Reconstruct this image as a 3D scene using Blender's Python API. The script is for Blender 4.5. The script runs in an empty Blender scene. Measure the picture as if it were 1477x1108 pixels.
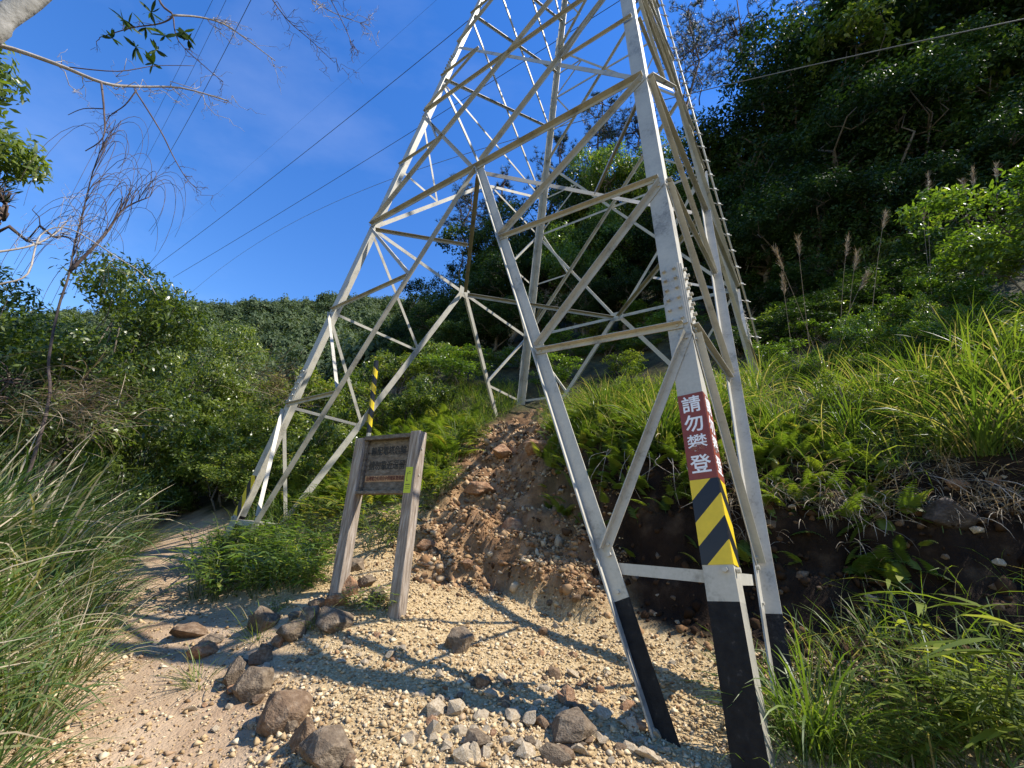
import bpy, bmesh, math, random
import numpy as np
from mathutils import Vector, Matrix

# ------------------------------------------------------------------ camera, sky, sun, exposure
SC = bpy.context.scene
COL = SC.collection
PITCH, ROLL, FPX, IW, IH = 0.337546, 0.0905845, 631.17, 1477.0, 1108.0
_r = np.array([1.0, 0, 0]); _u = np.array([0, -math.sin(PITCH), math.cos(PITCH)])
CF = np.array([0, math.cos(PITCH), math.sin(PITCH)])
CR = math.cos(ROLL) * _r + math.sin(ROLL) * _u
CU = -math.sin(ROLL) * _r + math.cos(ROLL) * _u
cam_d = bpy.data.cameras.new('camera'); cam = bpy.data.objects.new('camera', cam_d); COL.objects.link(cam)
cam_d.sensor_width = 36.0; cam_d.lens = 36.0 * FPX / IW; cam_d.clip_start = 0.05; cam_d.clip_end = 3000
cam.matrix_world = Matrix(((CR[0], CU[0], -CF[0], 0), (CR[1], CU[1], -CF[1], 0), (CR[2], CU[2], -CF[2], 0), (0, 0, 0, 1)))
SC.camera = cam

SUN_AZ = math.radians(97.0)      # clockwise from +Y (the way the camera looks)
SUN_EL = math.radians(52.0)
W_ = bpy.data.worlds.new('World'); SC.world = W_; W_.use_nodes = True
nt = W_.node_tree; nt.nodes.clear()
sky = nt.nodes.new('ShaderNodeTexSky'); sky.sky_type = 'NISHITA'; sky.sun_disc = False
sky.sun_elevation = SUN_EL; sky.sun_rotation = SUN_AZ
sky.altitude = 900; sky.air_density = 1.5; sky.dust_density = 0.0; sky.ozone_density = 4.0
bg = nt.nodes.new('ShaderNodeBackground'); bg.inputs['Strength'].default_value = 0.136
out = nt.nodes.new('ShaderNodeOutputWorld')
# thin cirrus veil, the same all over the sky
tc = nt.nodes.new('ShaderNodeTexCoord'); mp = nt.nodes.new('ShaderNodeMapping')
mp.inputs['Scale'].default_value = (1.2, 3.0, 4.0); mp.inputs['Rotation'].default_value = (0.3, 0.5, 0.6)
nz = nt.nodes.new('ShaderNodeTexNoise'); nz.inputs['Scale'].default_value = 1.3; nz.inputs['Detail'].default_value = 6; nz.inputs['Roughness'].default_value = 0.55
rmp = nt.nodes.new('ShaderNodeValToRGB')
rmp.color_ramp.elements[0].position = 0.5; rmp.color_ramp.elements[0].color = (0, 0, 0, 1)
rmp.color_ramp.elements[1].position = 0.85; rmp.color_ramp.elements[1].color = (0.22, 0.22, 0.22, 1)
mx = nt.nodes.new('ShaderNodeMixRGB'); mx.inputs[2].default_value = (3.6, 4.2, 5.4, 1)
hs = nt.nodes.new('ShaderNodeHueSaturation'); hs.inputs['Saturation'].default_value = 1.31; hs.inputs['Hue'].default_value = 0.514
nt.links.new(tc.outputs['Generated'], mp.inputs['Vector']); nt.links.new(mp.outputs[0], nz.inputs['Vector'])
nt.links.new(nz.outputs['Fac'], rmp.inputs[0]); nt.links.new(rmp.outputs[0], mx.inputs[0])
nt.links.new(sky.outputs[0], mx.inputs[1]); nt.links.new(mx.outputs[0], hs.inputs['Color'])
nt.links.new(hs.outputs[0], bg.inputs['Color']); nt.links.new(bg.outputs[0], out.inputs['Surface'])

sun_d = bpy.data.lights.new('sun', 'SUN'); sun_d.energy = 4.7; sun_d.angle = math.radians(0.53); sun_d.color = (1.0, 0.94, 0.85)
sun = bpy.data.objects.new('sun', sun_d); COL.objects.link(sun)
SUNV = Vector((math.sin(SUN_AZ) * math.cos(SUN_EL), math.cos(SUN_AZ) * math.cos(SUN_EL), math.sin(SUN_EL)))
sun.rotation_euler = SUNV.to_track_quat('Z', 'Y').to_euler(); sun.location = (30, -5, 40)
SC.view_settings.view_transform = 'Standard'; SC.view_settings.look = 'None'
SC.view_settings.exposure = 0.78; SC.view_settings.gamma = 1.0; SC.view_settings.use_curve_mapping = False
SC.cycles.max_bounces = 6; SC.cycles.transparent_max_bounces = 8; SC.cycles.diffuse_bounces = 3

RNG = np.random.default_rng(7)
random.seed(7)

# ------------------------------------------------------------------ helpers
def ray(px, py):
    return CF + (px - IW / 2) / FPX * CR + (IH / 2 - py) / FPX * CU
def at(px, py, Y):
    d = ray(px, py); return d * (Y / d[1])
def project(P):
    P = np.asarray(P, float); d = P @ CF
    return IW / 2 + FPX * (P @ CR) / d, IH / 2 - FPX * (P @ CU) / d, d

def tag(o, label=None, cat=None, group=None, kind=None):
    if label: o['label'] = label
    if cat: o['category'] = cat
    if group: o['group'] = group
    if kind: o['kind'] = kind
    return o
def link(name, me, parent=None, mat=None):
    o = bpy.data.objects.new(name, me); COL.objects.link(o)
    if parent is not None: o.parent = parent
    if mat is not None and me is not None:
        for m in (mat if isinstance(mat, (list, tuple)) else [mat]): me.materials.append(m)
    return o
def empty(name, loc=(0, 0, 0), rz=0.0):
    o = bpy.data.objects.new(name, None); COL.objects.link(o); o.location = loc; o.rotation_euler = (0, 0, rz); o.empty_display_size = 0.2
    return o
def np_mesh(name, V, F, var=None, smooth=False, mats=None):
    """V (n,3); F (m,k) one polygon size, or a list of such arrays"""
    me = bpy.data.meshes.new(name)
    Fs = F if isinstance(F, list) else [F]
    Fs = [np.asarray(f, np.int32) for f in Fs if len(f)]
    V = np.asarray(V, np.float32)
    me.vertices.add(len(V)); me.vertices.foreach_set('co', V.ravel())
    idx = np.concatenate([f.ravel() for f in Fs]); tot = np.concatenate([np.full(len(f), f.shape[1], np.int32) for f in Fs])
    st = np.concatenate([[0], np.cumsum(tot)[:-1]]).astype(np.int32)
    me.loops.add(len(idx)); me.loops.foreach_set('vertex_index', idx)
    me.polygons.add(len(tot)); me.polygons.foreach_set('loop_start', st)
    if mats is not None: me.polygons.foreach_set('material_index', np.asarray(mats, np.int32))
    me.update(calc_edges=True)
    if smooth: me.polygons.foreach_set('use_smooth', np.ones(len(tot), bool))
    if var is not None:
        a = me.attributes.new('var', 'FLOAT', 'POINT'); a.data.foreach_set('value', np.asarray(var, np.float32))
    return me
class MB:
    """collects shapes for ONE mesh"""
    def __init__(s): s.v = []; s.f = []; s.m = []; s.n = 0; s.var = []
    def add(s, V, F, mi=0, var=0.5):
        V = np.asarray(V, float)
        for f in F: s.f.append([i + s.n for i in f]); s.m.append(mi)
        s.v.append(V); s.n += len(V); s.var.append(np.full(len(V), var))
    def box(s, c, ex, ey, ez, mi=0):
        c = np.asarray(c, float); ex, ey, ez = (np.asarray(e, float) for e in (ex, ey, ez))
        V = [c + a * ex + b * ey + d * ez for a in (-1, 1) for b in (-1, 1) for d in (-1, 1)]
        F = [(0, 1, 3, 2), (4, 6, 7, 5), (0, 4, 5, 1), (2, 3, 7, 6), (0, 2, 6, 4), (1, 5, 7, 3)]
        if np.dot(np.cross(ex, ey), ez) < 0: F = [f[::-1] for f in F]
        s.add(V, F, mi)
    def tube(s, pts, rad, n=6, mi=0, cap=True, var=0.5):
        pts = np.asarray(pts, float); k = len(pts); rad = np.broadcast_to(np.asarray(rad, float), (k,))
        V = []; T = np.gradient(pts, axis=0); T /= np.linalg.norm(T, axis=1)[:, None] + 1e-12
        a = np.array([0, 0, 1.0]) if abs(T[0][2]) < 0.9 else np.array([1.0, 0, 0])
        u = np.cross(T[0], a); u /= np.linalg.norm(u)
        for i in range(k):
            u = u - T[i] * (u @ T[i]); u /= np.linalg.norm(u) + 1e-12
            w = np.cross(T[i], u)
            for j in range(n):
                an = 2 * math.pi * j / n
                V.append(pts[i] + rad[i] * (math.cos(an) * u + math.sin(an) * w))
        F = [(i * n + j, i * n + (j + 1) % n, (i + 1) * n + (j + 1) % n, (i + 1) * n + j) for i in range(k - 1) for j in range(n)]
        if cap: F += [tuple(range(n))[::-1], tuple((k - 1) * n + j for j in range(n))]
        s.add(V, F, mi, var)
    def mesh(s, name, smooth=False):
        V = np.concatenate(s.v); me = bpy.data.meshes.new(name); me.from_pydata(V.tolist(), [], s.f); me.update()
        me.polygons.foreach_set('material_index', np.asarray(s.m, np.int32))
        if smooth: me.polygons.foreach_set('use_smooth', np.ones(len(s.f), bool))
        a = me.attributes.new('var', 'FLOAT', 'POINT'); a.data.foreach_set('value', np.concatenate(s.var).astype(np.float32))
        return me
    def build(s, name, mat, parent=None, smooth=False): return link(name, s.mesh(name, smooth), parent, mat)

# vectorised value noise
def _hash(ix, iy, seed):
    n = (ix.astype(np.int64) * 374761393 + iy.astype(np.int64) * 668265263 + seed * 1442695041) & 0x7fffffff
    n = ((n ^ (n >> 13)) * 1274126177) & 0x7fffffff
    return ((n ^ (n >> 16)) & 0xffff) / 65535.0
def vnoise(x, y, seed=0):
    x = np.asarray(x, float); y = np.asarray(y, float)
    ix = np.floor(x); iy = np.floor(y); fx = x - ix; fy = y - iy
    fx = fx * fx * (3 - 2 * fx); fy = fy * fy * (3 - 2 * fy)
    a = _hash(ix, iy, seed); b = _hash(ix + 1, iy, seed); c = _hash(ix, iy + 1, seed); d = _hash(ix + 1, iy + 1, seed)
    return (a + (b - a) * fx) * (1 - fy) + (c + (d - c) * fx) * fy - 0.5
def fbm(x, y, seed=0, o=4):
    s = 0; a = 1.0
    for k in range(o):
        s = s + a * vnoise(x, y, seed + k * 17); x = np.asarray(x) * 2.03; y = np.asarray(y) * 2.03; a *= 0.5
    return s
def sstep(a, b, x):
    t = np.clip((x - a) / (b - a), 0, 1); return t * t * (3 - 2 * t)

# ------------------------------------------------------------------ materials
def new_mat(name):
    m = bpy.data.materials.new(name); m.use_nodes = True; n = m.node_tree; n.nodes.clear()
    o = n.nodes.new('ShaderNodeOutputMaterial'); return m, n, o
def N(n, t, **kw):
    x = n.nodes.new(t)
    for k, v in kw.items():
        if k in x.inputs: x.inputs[k].default_value = v
        else: setattr(x, k, v)
    return x
def ramp(n, stops):
    r = n.nodes.new('ShaderNodeValToRGB'); e = r.color_ramp.elements
    while len(e) < len(stops): e.new(0.5)
    for i, (p, c) in enumerate(stops): e[i].position = p; e[i].color = (*c, 1)
    return r
def noise_mat(name, stops, scale=8.0, detail=6, rough=0.8, bump=0.2, bscale=None, metal=0.0, stretch=None, spec=0.3, dist=0.02):
    m, n, o = new_mat(name); p = N(n, 'ShaderNodeBsdfPrincipled', Roughness=rough, Metallic=metal)
    p.inputs['Specular IOR Level'].default_value = spec
    t = N(n, 'ShaderNodeTexCoord'); mpn = N(n, 'ShaderNodeMapping')
    if stretch: mpn.inputs['Scale'].default_value = stretch
    nz = N(n, 'ShaderNodeTexNoise', Scale=scale, Detail=detail, Roughness=0.62)
    n.links.new(t.outputs['Object'], mpn.inputs['Vector']); n.links.new(mpn.outputs[0], nz.inputs['Vector'])
    r = ramp(n, stops); n.links.new(nz.outputs['Fac'], r.inputs[0]); n.links.new(r.outputs[0], p.inputs['Base Color'])
    if bump:
        nb = N(n, 'ShaderNodeTexNoise', Scale=bscale or scale * 3, Detail=5); n.links.new(mpn.outputs[0], nb.inputs['Vector'])
        b = N(n, 'ShaderNodeBump', Strength=bump, Distance=dist); n.links.new(nb.outputs['Fac'], b.inputs['Height']); n.links.new(b.outputs[0], p.inputs['Normal'])
    n.links.new(p.outputs[0], o.inputs[0]); return m
def leaf_mat(name, stops, trans=0.35, rough=0.45, spec=0.4, tcol=None, rand=0.25):
    """leaf colour from the per-leaf value plus a little per-plant variation"""
    m, n, o = new_mat(name); p = N(n, 'ShaderNodeBsdfPrincipled', Roughness=rough); p.inputs['Specular IOR Level'].default_value = spec
    a = N(n, 'ShaderNodeAttribute', attribute_name='var'); oi = N(n, 'ShaderNodeObjectInfo')
    ma = N(n, 'ShaderNodeMath', operation='MULTIPLY_ADD'); ma.inputs[1].default_value = rand; ma.inputs[2].default_value = -rand / 2
    n.links.new(oi.outputs['Random'], ma.inputs[0])
    ad = N(n, 'ShaderNodeMath', operation='ADD'); n.links.new(a.outputs['Fac'], ad.inputs[0]); n.links.new(ma.outputs[0], ad.inputs[1])
    r = ramp(n, stops); n.links.new(ad.outputs[0], r.inputs[0]); n.links.new(r.outputs[0], p.inputs['Base Color'])
    t = N(n, 'ShaderNodeBsdfTranslucent'); g = N(n, 'ShaderNodeGamma'); g.inputs[1].default_value = 0.9
    mxn = N(n, 'ShaderNodeMixRGB', blend_type='MULTIPLY'); mxn.inputs[0].default_value = 1; mxn.inputs[2].default_value = (*(tcol or (1.5, 1.6, 0.55)), 1)
    n.links.new(r.outputs[0], mxn.inputs[1]); n.links.new(mxn.outputs[0], t.inputs[0])
    ms = N(n, 'ShaderNodeMixShader'); ms.inputs[0].default_value = trans
    n.links.new(p.outputs[0], ms.inputs[1]); n.links.new(t.outputs[0], ms.inputs[2]); n.links.new(ms.outputs[0], o.inputs[0]); return m
def flat_mat(name, col, rough=0.5, spec=0.4, metal=0.0, wear=0.12, scale=14):
    c = np.array(col); return noise_mat(name, [(0.3, tuple(c * (1 - wear))), (0.7, tuple(np.minimum(c * (1 + wear), 1)))], scale=scale, rough=rough, spec=spec, metal=metal, bump=0.05)

# ------------------------------------------------------------------ terrain
def tps_fit(P):
    P = np.asarray(P, float); xy = P[:, :2]; n = len(P)
    r = np.linalg.norm(xy[:, None] - xy[None], axis=2); K = np.where(r > 0, r ** 2 * np.log(r + 1e-9), 0)
    A = np.zeros((n + 3, n + 3)); A[:n, :n] = K + np.eye(n) * 0.02; A[:n, n] = 1; A[:n, n + 1:] = xy; A[n:, :n] = A[:n, n:].T
    b = np.concatenate([P[:, 2], [0, 0, 0]]); return xy, np.linalg.solve(A, b)
def tps_eval(T, x, y):
    xy, w = T; n = len(xy); z = w[n] + w[n + 1] * x + w[n + 2] * y
    for i in range(n):
        r2 = (x - xy[i, 0]) ** 2 + (y - xy[i, 1]) ** 2; z = z + w[i] * 0.5 * r2 * np.log(r2 + 1e-12)
    return z
COMMON = [(0, 0, -1.6), (-2, 0, -1.72), (-2.05, 2.8, -1.3), (-1.25, 3.2, -1.17), (-2.7, 4.3, -1.03), (-4.8, 7, -.63), (-5.95, 8.5, -.43),
          (-4.25, 7.23, -.5), (-.84, 4.4, -.75), (-1.52, 4.75, -.66), (-2.5, 6, -.55), (-.6, 6.2, -.1), (-2, 9.7, 1.7), (-3, 8.4, .45), (-.9, 7.8, .85),
          (.5, 10.3, 2.6), (.3, 12.2, 3.65), (-.6, 9.0, 1.75), (-9, 12, 0), (-5, 12, 1.6), (-6, 4, -1.6), (-10, 8, -2.2), (-3.6, 3, -1.35), (-15, 5, -5), (-25, 8, -8),
          (-3, 14, 4.5), (-12, 25, 5), (-8, 35, 13), (0, 28, 13), (10, 25, 17), (12, 14, 10), (20, 20, 18), (25, 35, 31), (5, 40, 25), (-20, 40, 12),
          (-30, 60, 20), (-40, 90, 44), (0, 95, 52), (-80, 90, 38), (40, 60, 50), (80, 80, 66), (-70, 50, 6), (60, 20, 24), (40, 0, 13), (30, -30, 8),
          (-30, -30, -14), (-50, 20, -14), (0, -40, -9), (0, -10, -3), (-8, -3, -3.2), (12, -6, 2.6), (14, 4, 5.6), (5.16, 9.5, 4.4), (0, 150, 70), (-120, 140, 60), (120, 140, 85), (160, 0, 30), (-150, 0, -25), (0, -150, -25)]
LOWER = [(2, 0, -1.5), (.15, 2.65, -1.07), (1.5, 2.67, -1.1), (-.1, 5.2, -.62), (1.2, 4.2, -.75), (2.6, 2.5, -.95), (2.4, 3.6, -.6), (4, 2.0, -.7), (6, 1, -.3), (.5, 6, -.2), (-.1, 7.4, .6), (.2, 8.7, 1.6), (9, -1, .4)]
UPPER = [(5.16, 8.43, 3.75), (3.1, 5.3, 1.5), (4.4, 4.3, 1.25), (1.75, 6.5, 1.75), (.8, 8.5, 2.15), (6, 4.3, 2.3), (8, 6, 4.0), (9, 2.5, 2.9), (2.6, 9.4, 3.0)]
T_LO = tps_fit(COMMON + LOWER); T_UP = tps_fit(COMMON + UPPER)
CLIFF = np.array([(-.2, 9.7), (.45, 8.3), (.75, 7.0), (1.35, 5.9), (2.3, 4.95), (3.4, 4.2), (4.6, 3.6), (6, 3.0), (8, 2.0), (11, 0.5), (14, -2.0)])
PATH = np.array([(-.9, -6), (-.9, -3), (-.9, 0), (-1.6, 2.4), (-2.3, 3.8), (-3.1, 4.8), (-4.0, 6.0), (-4.95, 7.2), (-5.95, 8.5), (-7.4, 10), (-9.5, 11.5), (-13, 13)])
def seg_dist(L, x, y):
    best = np.full(np.shape(x), 1e9); sgn = np.zeros(np.shape(x)); par = np.zeros(np.shape(x))
    for i in range(len(L) - 1):
        a = L[i]; d = L[i + 1] - a; l2 = d @ d; t = np.clip(((x - a[0]) * d[0] + (y - a[1]) * d[1]) / l2, 0, 1)
        dx = x - a[0] - t * d[0]; dy = y - a[1] - t * d[1]; q = dx * dx + dy * dy; b = q < best
        best = np.where(b, q, best); sgn = np.where(b, np.sign(d[0] * dy - d[1] * dx), sgn); par = np.where(b, i + t, par)
    return np.sqrt(best), sgn, par
def cliff_d(x, y):
    d, s, p = seg_dist(CLIFF, x, y); return d * s
def gz(x, y, fine=True):
    x = np.asarray(x, float); y = np.asarray(y, float)
    lo = tps_eval(T_LO, x, y); up = tps_eval(T_UP, x, y)
    d = cliff_d(x, y); dd = d + 0.35 * fbm(x * 1.1, y * 1.1, 3, 3) + 0.22 * fbm(x * 3.5, y * 3.5, 8, 3)
    s = sstep(-0.75, 0.12, dd); s = s + 0.10 * np.sin(s * 6.28 * 2) * (s > 0) * (s < 1)
    z = lo + (np.maximum(up, lo) - lo) * s
    pd, _, _ = seg_dist(PATH, x, y); pm = 1 - sstep(0.35, 1.0, pd)
    R = np.hypot(x, y)
    z = z - 0.09 * pm
    am = np.where(s > 0.02, 0.16, 0.05) * (1 - 0.75 * pm)
    z = z + am * fbm(x * 1.6, y * 1.6, 21, 4) + sstep(20, 60, R) * 3.0 * fbm(x * .06, y * .06, 5, 3)
    # eroded gully: rough ledges
    gm = gully(x, y); z = z + scarp(x, y)
    led = z + 0.18 * fbm(x * 2.2, y * 2.2, 31, 3); q = 0.30; st = np.floor(led / q) * q + q * sstep(0.55, 1.0, led / q - np.floor(led / q))
    z = z + gm * (st - z) * 0.75 + gm * 0.16 * fbm(x * 5, y * 5, 41, 4)
    return z
SCARP = np.array([(-.95, 6.6), (-.35, 6.15), (.0, 5.75), (.35, 5.2), (.85, 4.75), (1.5, 4.5)])
def scarp(x, y):
    d, s, p = seg_dist(SCARP, x, y); d = d * s + 0.16 * fbm(x * 3.2, y * 3.2, 33, 3)
    return 0.32 * sstep(-.05, .07, d) * (1 - sstep(.25, 1.3, d)) * sstep(.05, .9, p) * (1 - sstep(3.6, 4.95, p))
def gully(x, y):
    d, _, p = seg_dist(np.array([(-.35, 6.1), (-.2, 7.2), (.15, 8.4), (.35, 9.6), (.45, 10.6)]), x, y)
    return (1 - sstep(0.6, 1.2, d)) 
def g1(x, y): return float(gz(np.array([x]), np.array([y]))[0])
def hit(px, py, tmax=200):
    d = ray(px, py); t = np.concatenate([np.arange(0.8, 20, 0.02), np.arange(20, tmax, 0.2)])
    P = d[None] * t[:, None]; z = gz(P[:, 0], P[:, 1]); k = np.argmax(P[:, 2] < z)
    return P[k] if P[k, 2] < z[k] else None

def axis_lines(segs):
    o = [segs[0][0]]
    for a, b, n in segs: o += list(np.linspace(a, b, n + 1)[1:])
    return np.array(o)
gx = axis_lines([(-220, -60, 16), (-60, -20, 26), (-20, -7, 40), (-7, -4, 40), (-4, 6, 200), (6, 9, 40), (9, 25, 48), (25, 60, 26), (60, 220, 16)])
gy = axis_lines([(-160, -40, 10), (-40, -6, 20), (-6, 1.5, 40), (1.5, 11, 190), (11, 14, 30), (14, 30, 50), (30, 60, 30), (60, 130, 40), (130, 220, 12)])
X, Y = np.meshgrid(gx, gy, indexing='ij'); Z = gz(X, Y)
# push the bank face in and out a little so that it is not a clean height field
dcl = cliff_d(X, Y); face = np.exp(-((dcl + 0.25) / 0.4) ** 2)
nx_, ny_ = len(gx), len(gy)
Vg = np.stack([X - 0.0 * face, Y + 0.12 * face * fbm(X * 2.5, Z * 3.5, 51, 3), Z], -1).reshape(-1, 3)
ii, jj = np.meshgrid(np.arange(nx_ - 1), np.arange(ny_ - 1), indexing='ij'); a = (ii * ny_ + jj).ravel()
Fg = np.stack([a, a + ny_, a + ny_ + 1, a + 1], 1)
ground_me = np_mesh('ground', Vg, Fg, smooth=True)
pd, _, _ = seg_dist(PATH, X, Y)
m_path = 1 - sstep(0.5, 1.05, pd + 0.35 * fbm(X * 1.3, Y * 1.3, 61, 3))
slope_step = sstep(-0.85, -0.35, dcl + 0.35 * fbm(X * 1.1, Y * 1.1, 3, 3))
apron = (1 - sstep(0.9, 1.5, np.maximum(np.maximum((X + 1.9 + 0.25 * (Y - 4)) * -1.0 + 0.6, (Y - 6.9) * 0.9), 0) + 0.3 * fbm(X * 1.5, Y * 1.5, 71, 3))) * (X > -3.2) * (X < 3.6) * (Y < 8)
m_grav = np.clip(apron * (1 - slope_step) * (1 - np.clip(scarp(X, Y) * 4.0, 0, 1)) * (1 - .8 * gully(X, Y)), 0, 1)
m_red = np.clip(np.maximum(gully(X, Y), sstep(-1.5, -0.9, dcl) * (1 - sstep(-0.6, 0.1, dcl)) * (1 - sstep(1.4, 2.4, X))), 0, 1)
m_red = np.maximum(m_red, np.clip(scarp(X, Y) * 4.5, 0, 1) * .9)
m_bank_shade = sstep(-1.05 - .7 * sstep(1.3, 2.2, X), -0.6 - .6 * sstep(1.3, 2.2, X), dcl + 0.3 * fbm(X * 2, Y * 2, 13, 3)) * (1 - sstep(0.1, 0.5, dcl)) * sstep(0.6, 1.5, X)  # bank soil, with its shade painted in and over the gravel foot
for nm, arr in (('m_path', m_path), ('m_grav', m_grav), ('m_red', m_red), ('m_bank_shade', m_bank_shade), ('m_far', sstep(14, 30, np.hypot(X, Y)))):
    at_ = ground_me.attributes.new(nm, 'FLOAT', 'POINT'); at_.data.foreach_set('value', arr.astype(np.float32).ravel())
def ground_mat():
    m, n, o = new_mat('ground_soil'); p = N(n, 'ShaderNodeBsdfPrincipled', Roughness=0.92); p.inputs['Specular IOR Level'].default_value = 0.136
    t = N(n, 'ShaderNodeTexCoord')
    def nz(s, d=6, r=0.6):
        x = N(n, 'ShaderNodeTexNoise', Scale=s, Detail=d, Roughness=r); n.links.new(t.outputs['Object'], x.inputs['Vector']); return x
    def col(s, stops, d=6):
        r = ramp(n, stops); n.links.new(nz(s, d).outputs['Fac'], r.inputs[0]); return r
    humus = col(3.0, [(0.3, (0.028, 0.026, 0.014)), (0.55, (0.06, 0.055, 0.025)), (0.75, (0.10, 0.085, 0.045))])
    dirt = col(2.2, [(0.25, (0.28, 0.18, 0.105)), (0.5, (0.42, 0.30, 0.185)), (0.75, (0.52, 0.39, 0.26))])
    grav = col(38.0, [(0.25, (0.21, 0.14, 0.065)), (0.5, (0.44, 0.32, 0.165)), (0.72, (0.60, 0.475, 0.29))], 4)
    red = col(5.0, [(0.25, (0.10, 0.052, 0.024)), (0.5, (0.24, 0.135, 0.065)), (0.75, (0.44, 0.29, 0.16))])
    def mix(a, b, attr):
        at2 = N(n, 'ShaderNodeAttribute', attribute_name=attr); x = N(n, 'ShaderNodeMixRGB')
        n.links.new(at2.outputs['Fac'], x.inputs[0]); n.links.new(a.outputs[0], x.inputs[1]); n.links.new(b.outputs[0], x.inputs[2]); return x
    bank = col(4.0, [(0.3, (0.010, 0.006, 0.004)), (0.55, (0.027, 0.016, 0.009)), (0.75, (0.075, 0.05, 0.03))]); c = mix(humus, red, 'm_red'); c = mix(c, grav, 'm_grav'); c = mix(c, bank, 'm_bank_shade'); c = mix(c, dirt, 'm_path')  # bank soil colour darkened to carry the bank's shade
    n.links.new(c.outputs[0], p.inputs['Base Color'])
    b1 = N(n, 'ShaderNodeBump', Strength=0.9, Distance=0.03); n.links.new(nz(9, 8, 0.7).outputs['Fac'], b1.inputs['Height'])
    v = N(n, 'ShaderNodeTexVoronoi', Scale=55.0); n.links.new(t.outputs['Object'], v.inputs['Vector'])
    b2 = N(n, 'ShaderNodeBump', Strength=0.55, Distance=0.008, invert=True); n.links.new(v.outputs['Distance'], b2.inputs['Height']); n.links.new(b1.outputs[0], b2.inputs['Normal'])
    n.links.new(b2.outputs[0], p.inputs['Normal']); n.links.new(p.outputs[0], o.inputs[0]); return m
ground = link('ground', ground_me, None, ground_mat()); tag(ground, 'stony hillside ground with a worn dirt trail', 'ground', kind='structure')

# ------------------------------------------------------------------ lattice transmission tower
def steel_mat(name, tint, seed):
    m, n, o = new_mat(name); p = N(n, 'ShaderNodeBsdfPrincipled', Roughness=0.5, Metallic=0.12); p.inputs['Specular IOR Level'].default_value = 0.4
    t = N(n, 'ShaderNodeTexCoord'); a = N(n, 'ShaderNodeTexNoise', Scale=3.5, Detail=6, Roughness=0.65); b = N(n, 'ShaderNodeTexNoise', Scale=45.0, Detail=3)
    n.links.new(t.outputs['Object'], a.inputs['Vector']); n.links.new(t.outputs['Object'], b.inputs['Vector'])
    mm = N(n, 'ShaderNodeMath', operation='MULTIPLY_ADD'); mm.inputs[1].default_value = 0.35; n.links.new(b.outputs['Fac'], mm.inputs[0]); n.links.new(a.outputs['Fac'], mm.inputs[2])
    c = np.array(tint); r = ramp(n, [(0.45, tuple(c * 0.55)), (0.62, tuple(c)), (0.85, tuple(np.minimum(c * 1.18, 1)))])
    n.links.new(mm.outputs[0], r.inputs[0]); n.links.new(r.outputs[0], p.inputs['Base Color'])
    rr = N(n, 'ShaderNodeMapRange'); rr.inputs['To Min'].default_value = 0.36; rr.inputs['To Max'].default_value = 0.62; n.links.new(a.outputs['Fac'], rr.inputs[0]); n.links.new(rr.outputs[0], p.inputs['Roughness'])
    bp = N(n, 'ShaderNodeBump', Strength=0.12, Distance=0.003); n.links.new(b.outputs['Fac'], bp.inputs['Height']); n.links.new(bp.outputs[0], p.inputs['Normal'])
    n.links.new(p.outputs[0], o.inputs[0]); return m
STEEL = steel_mat('galvanised_steel', (0.41, 0.385, 0.315), 0)
STEEL2 = steel_mat('weathered_galvanised_steel', (0.33, 0.31, 0.255), 1)
BLACK = noise_mat('black_bitumen_paint', [(0.35, (0.006, 0.006, 0.007)), (0.62, (0.014, 0.014, 0.014)), (0.72, (0.06, 0.055, 0.048))], scale=16, detail=8, rough=0.55, bump=0.25, spec=0.15)
REDP = flat_mat('red_brown_plate', (0.22, 0.045, 0.026), rough=0.45)
WHITE = flat_mat('white_letter_paint', (0.78, 0.78, 0.76), rough=0.5, wear=0.06)
YELLOW = flat_mat('yellow_paint', (0.70, 0.50, 0.02), rough=0.4, wear=0.08)
BLKSTR = flat_mat('black_stripe_paint', (0.012, 0.013, 0.016), rough=0.4)

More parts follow.
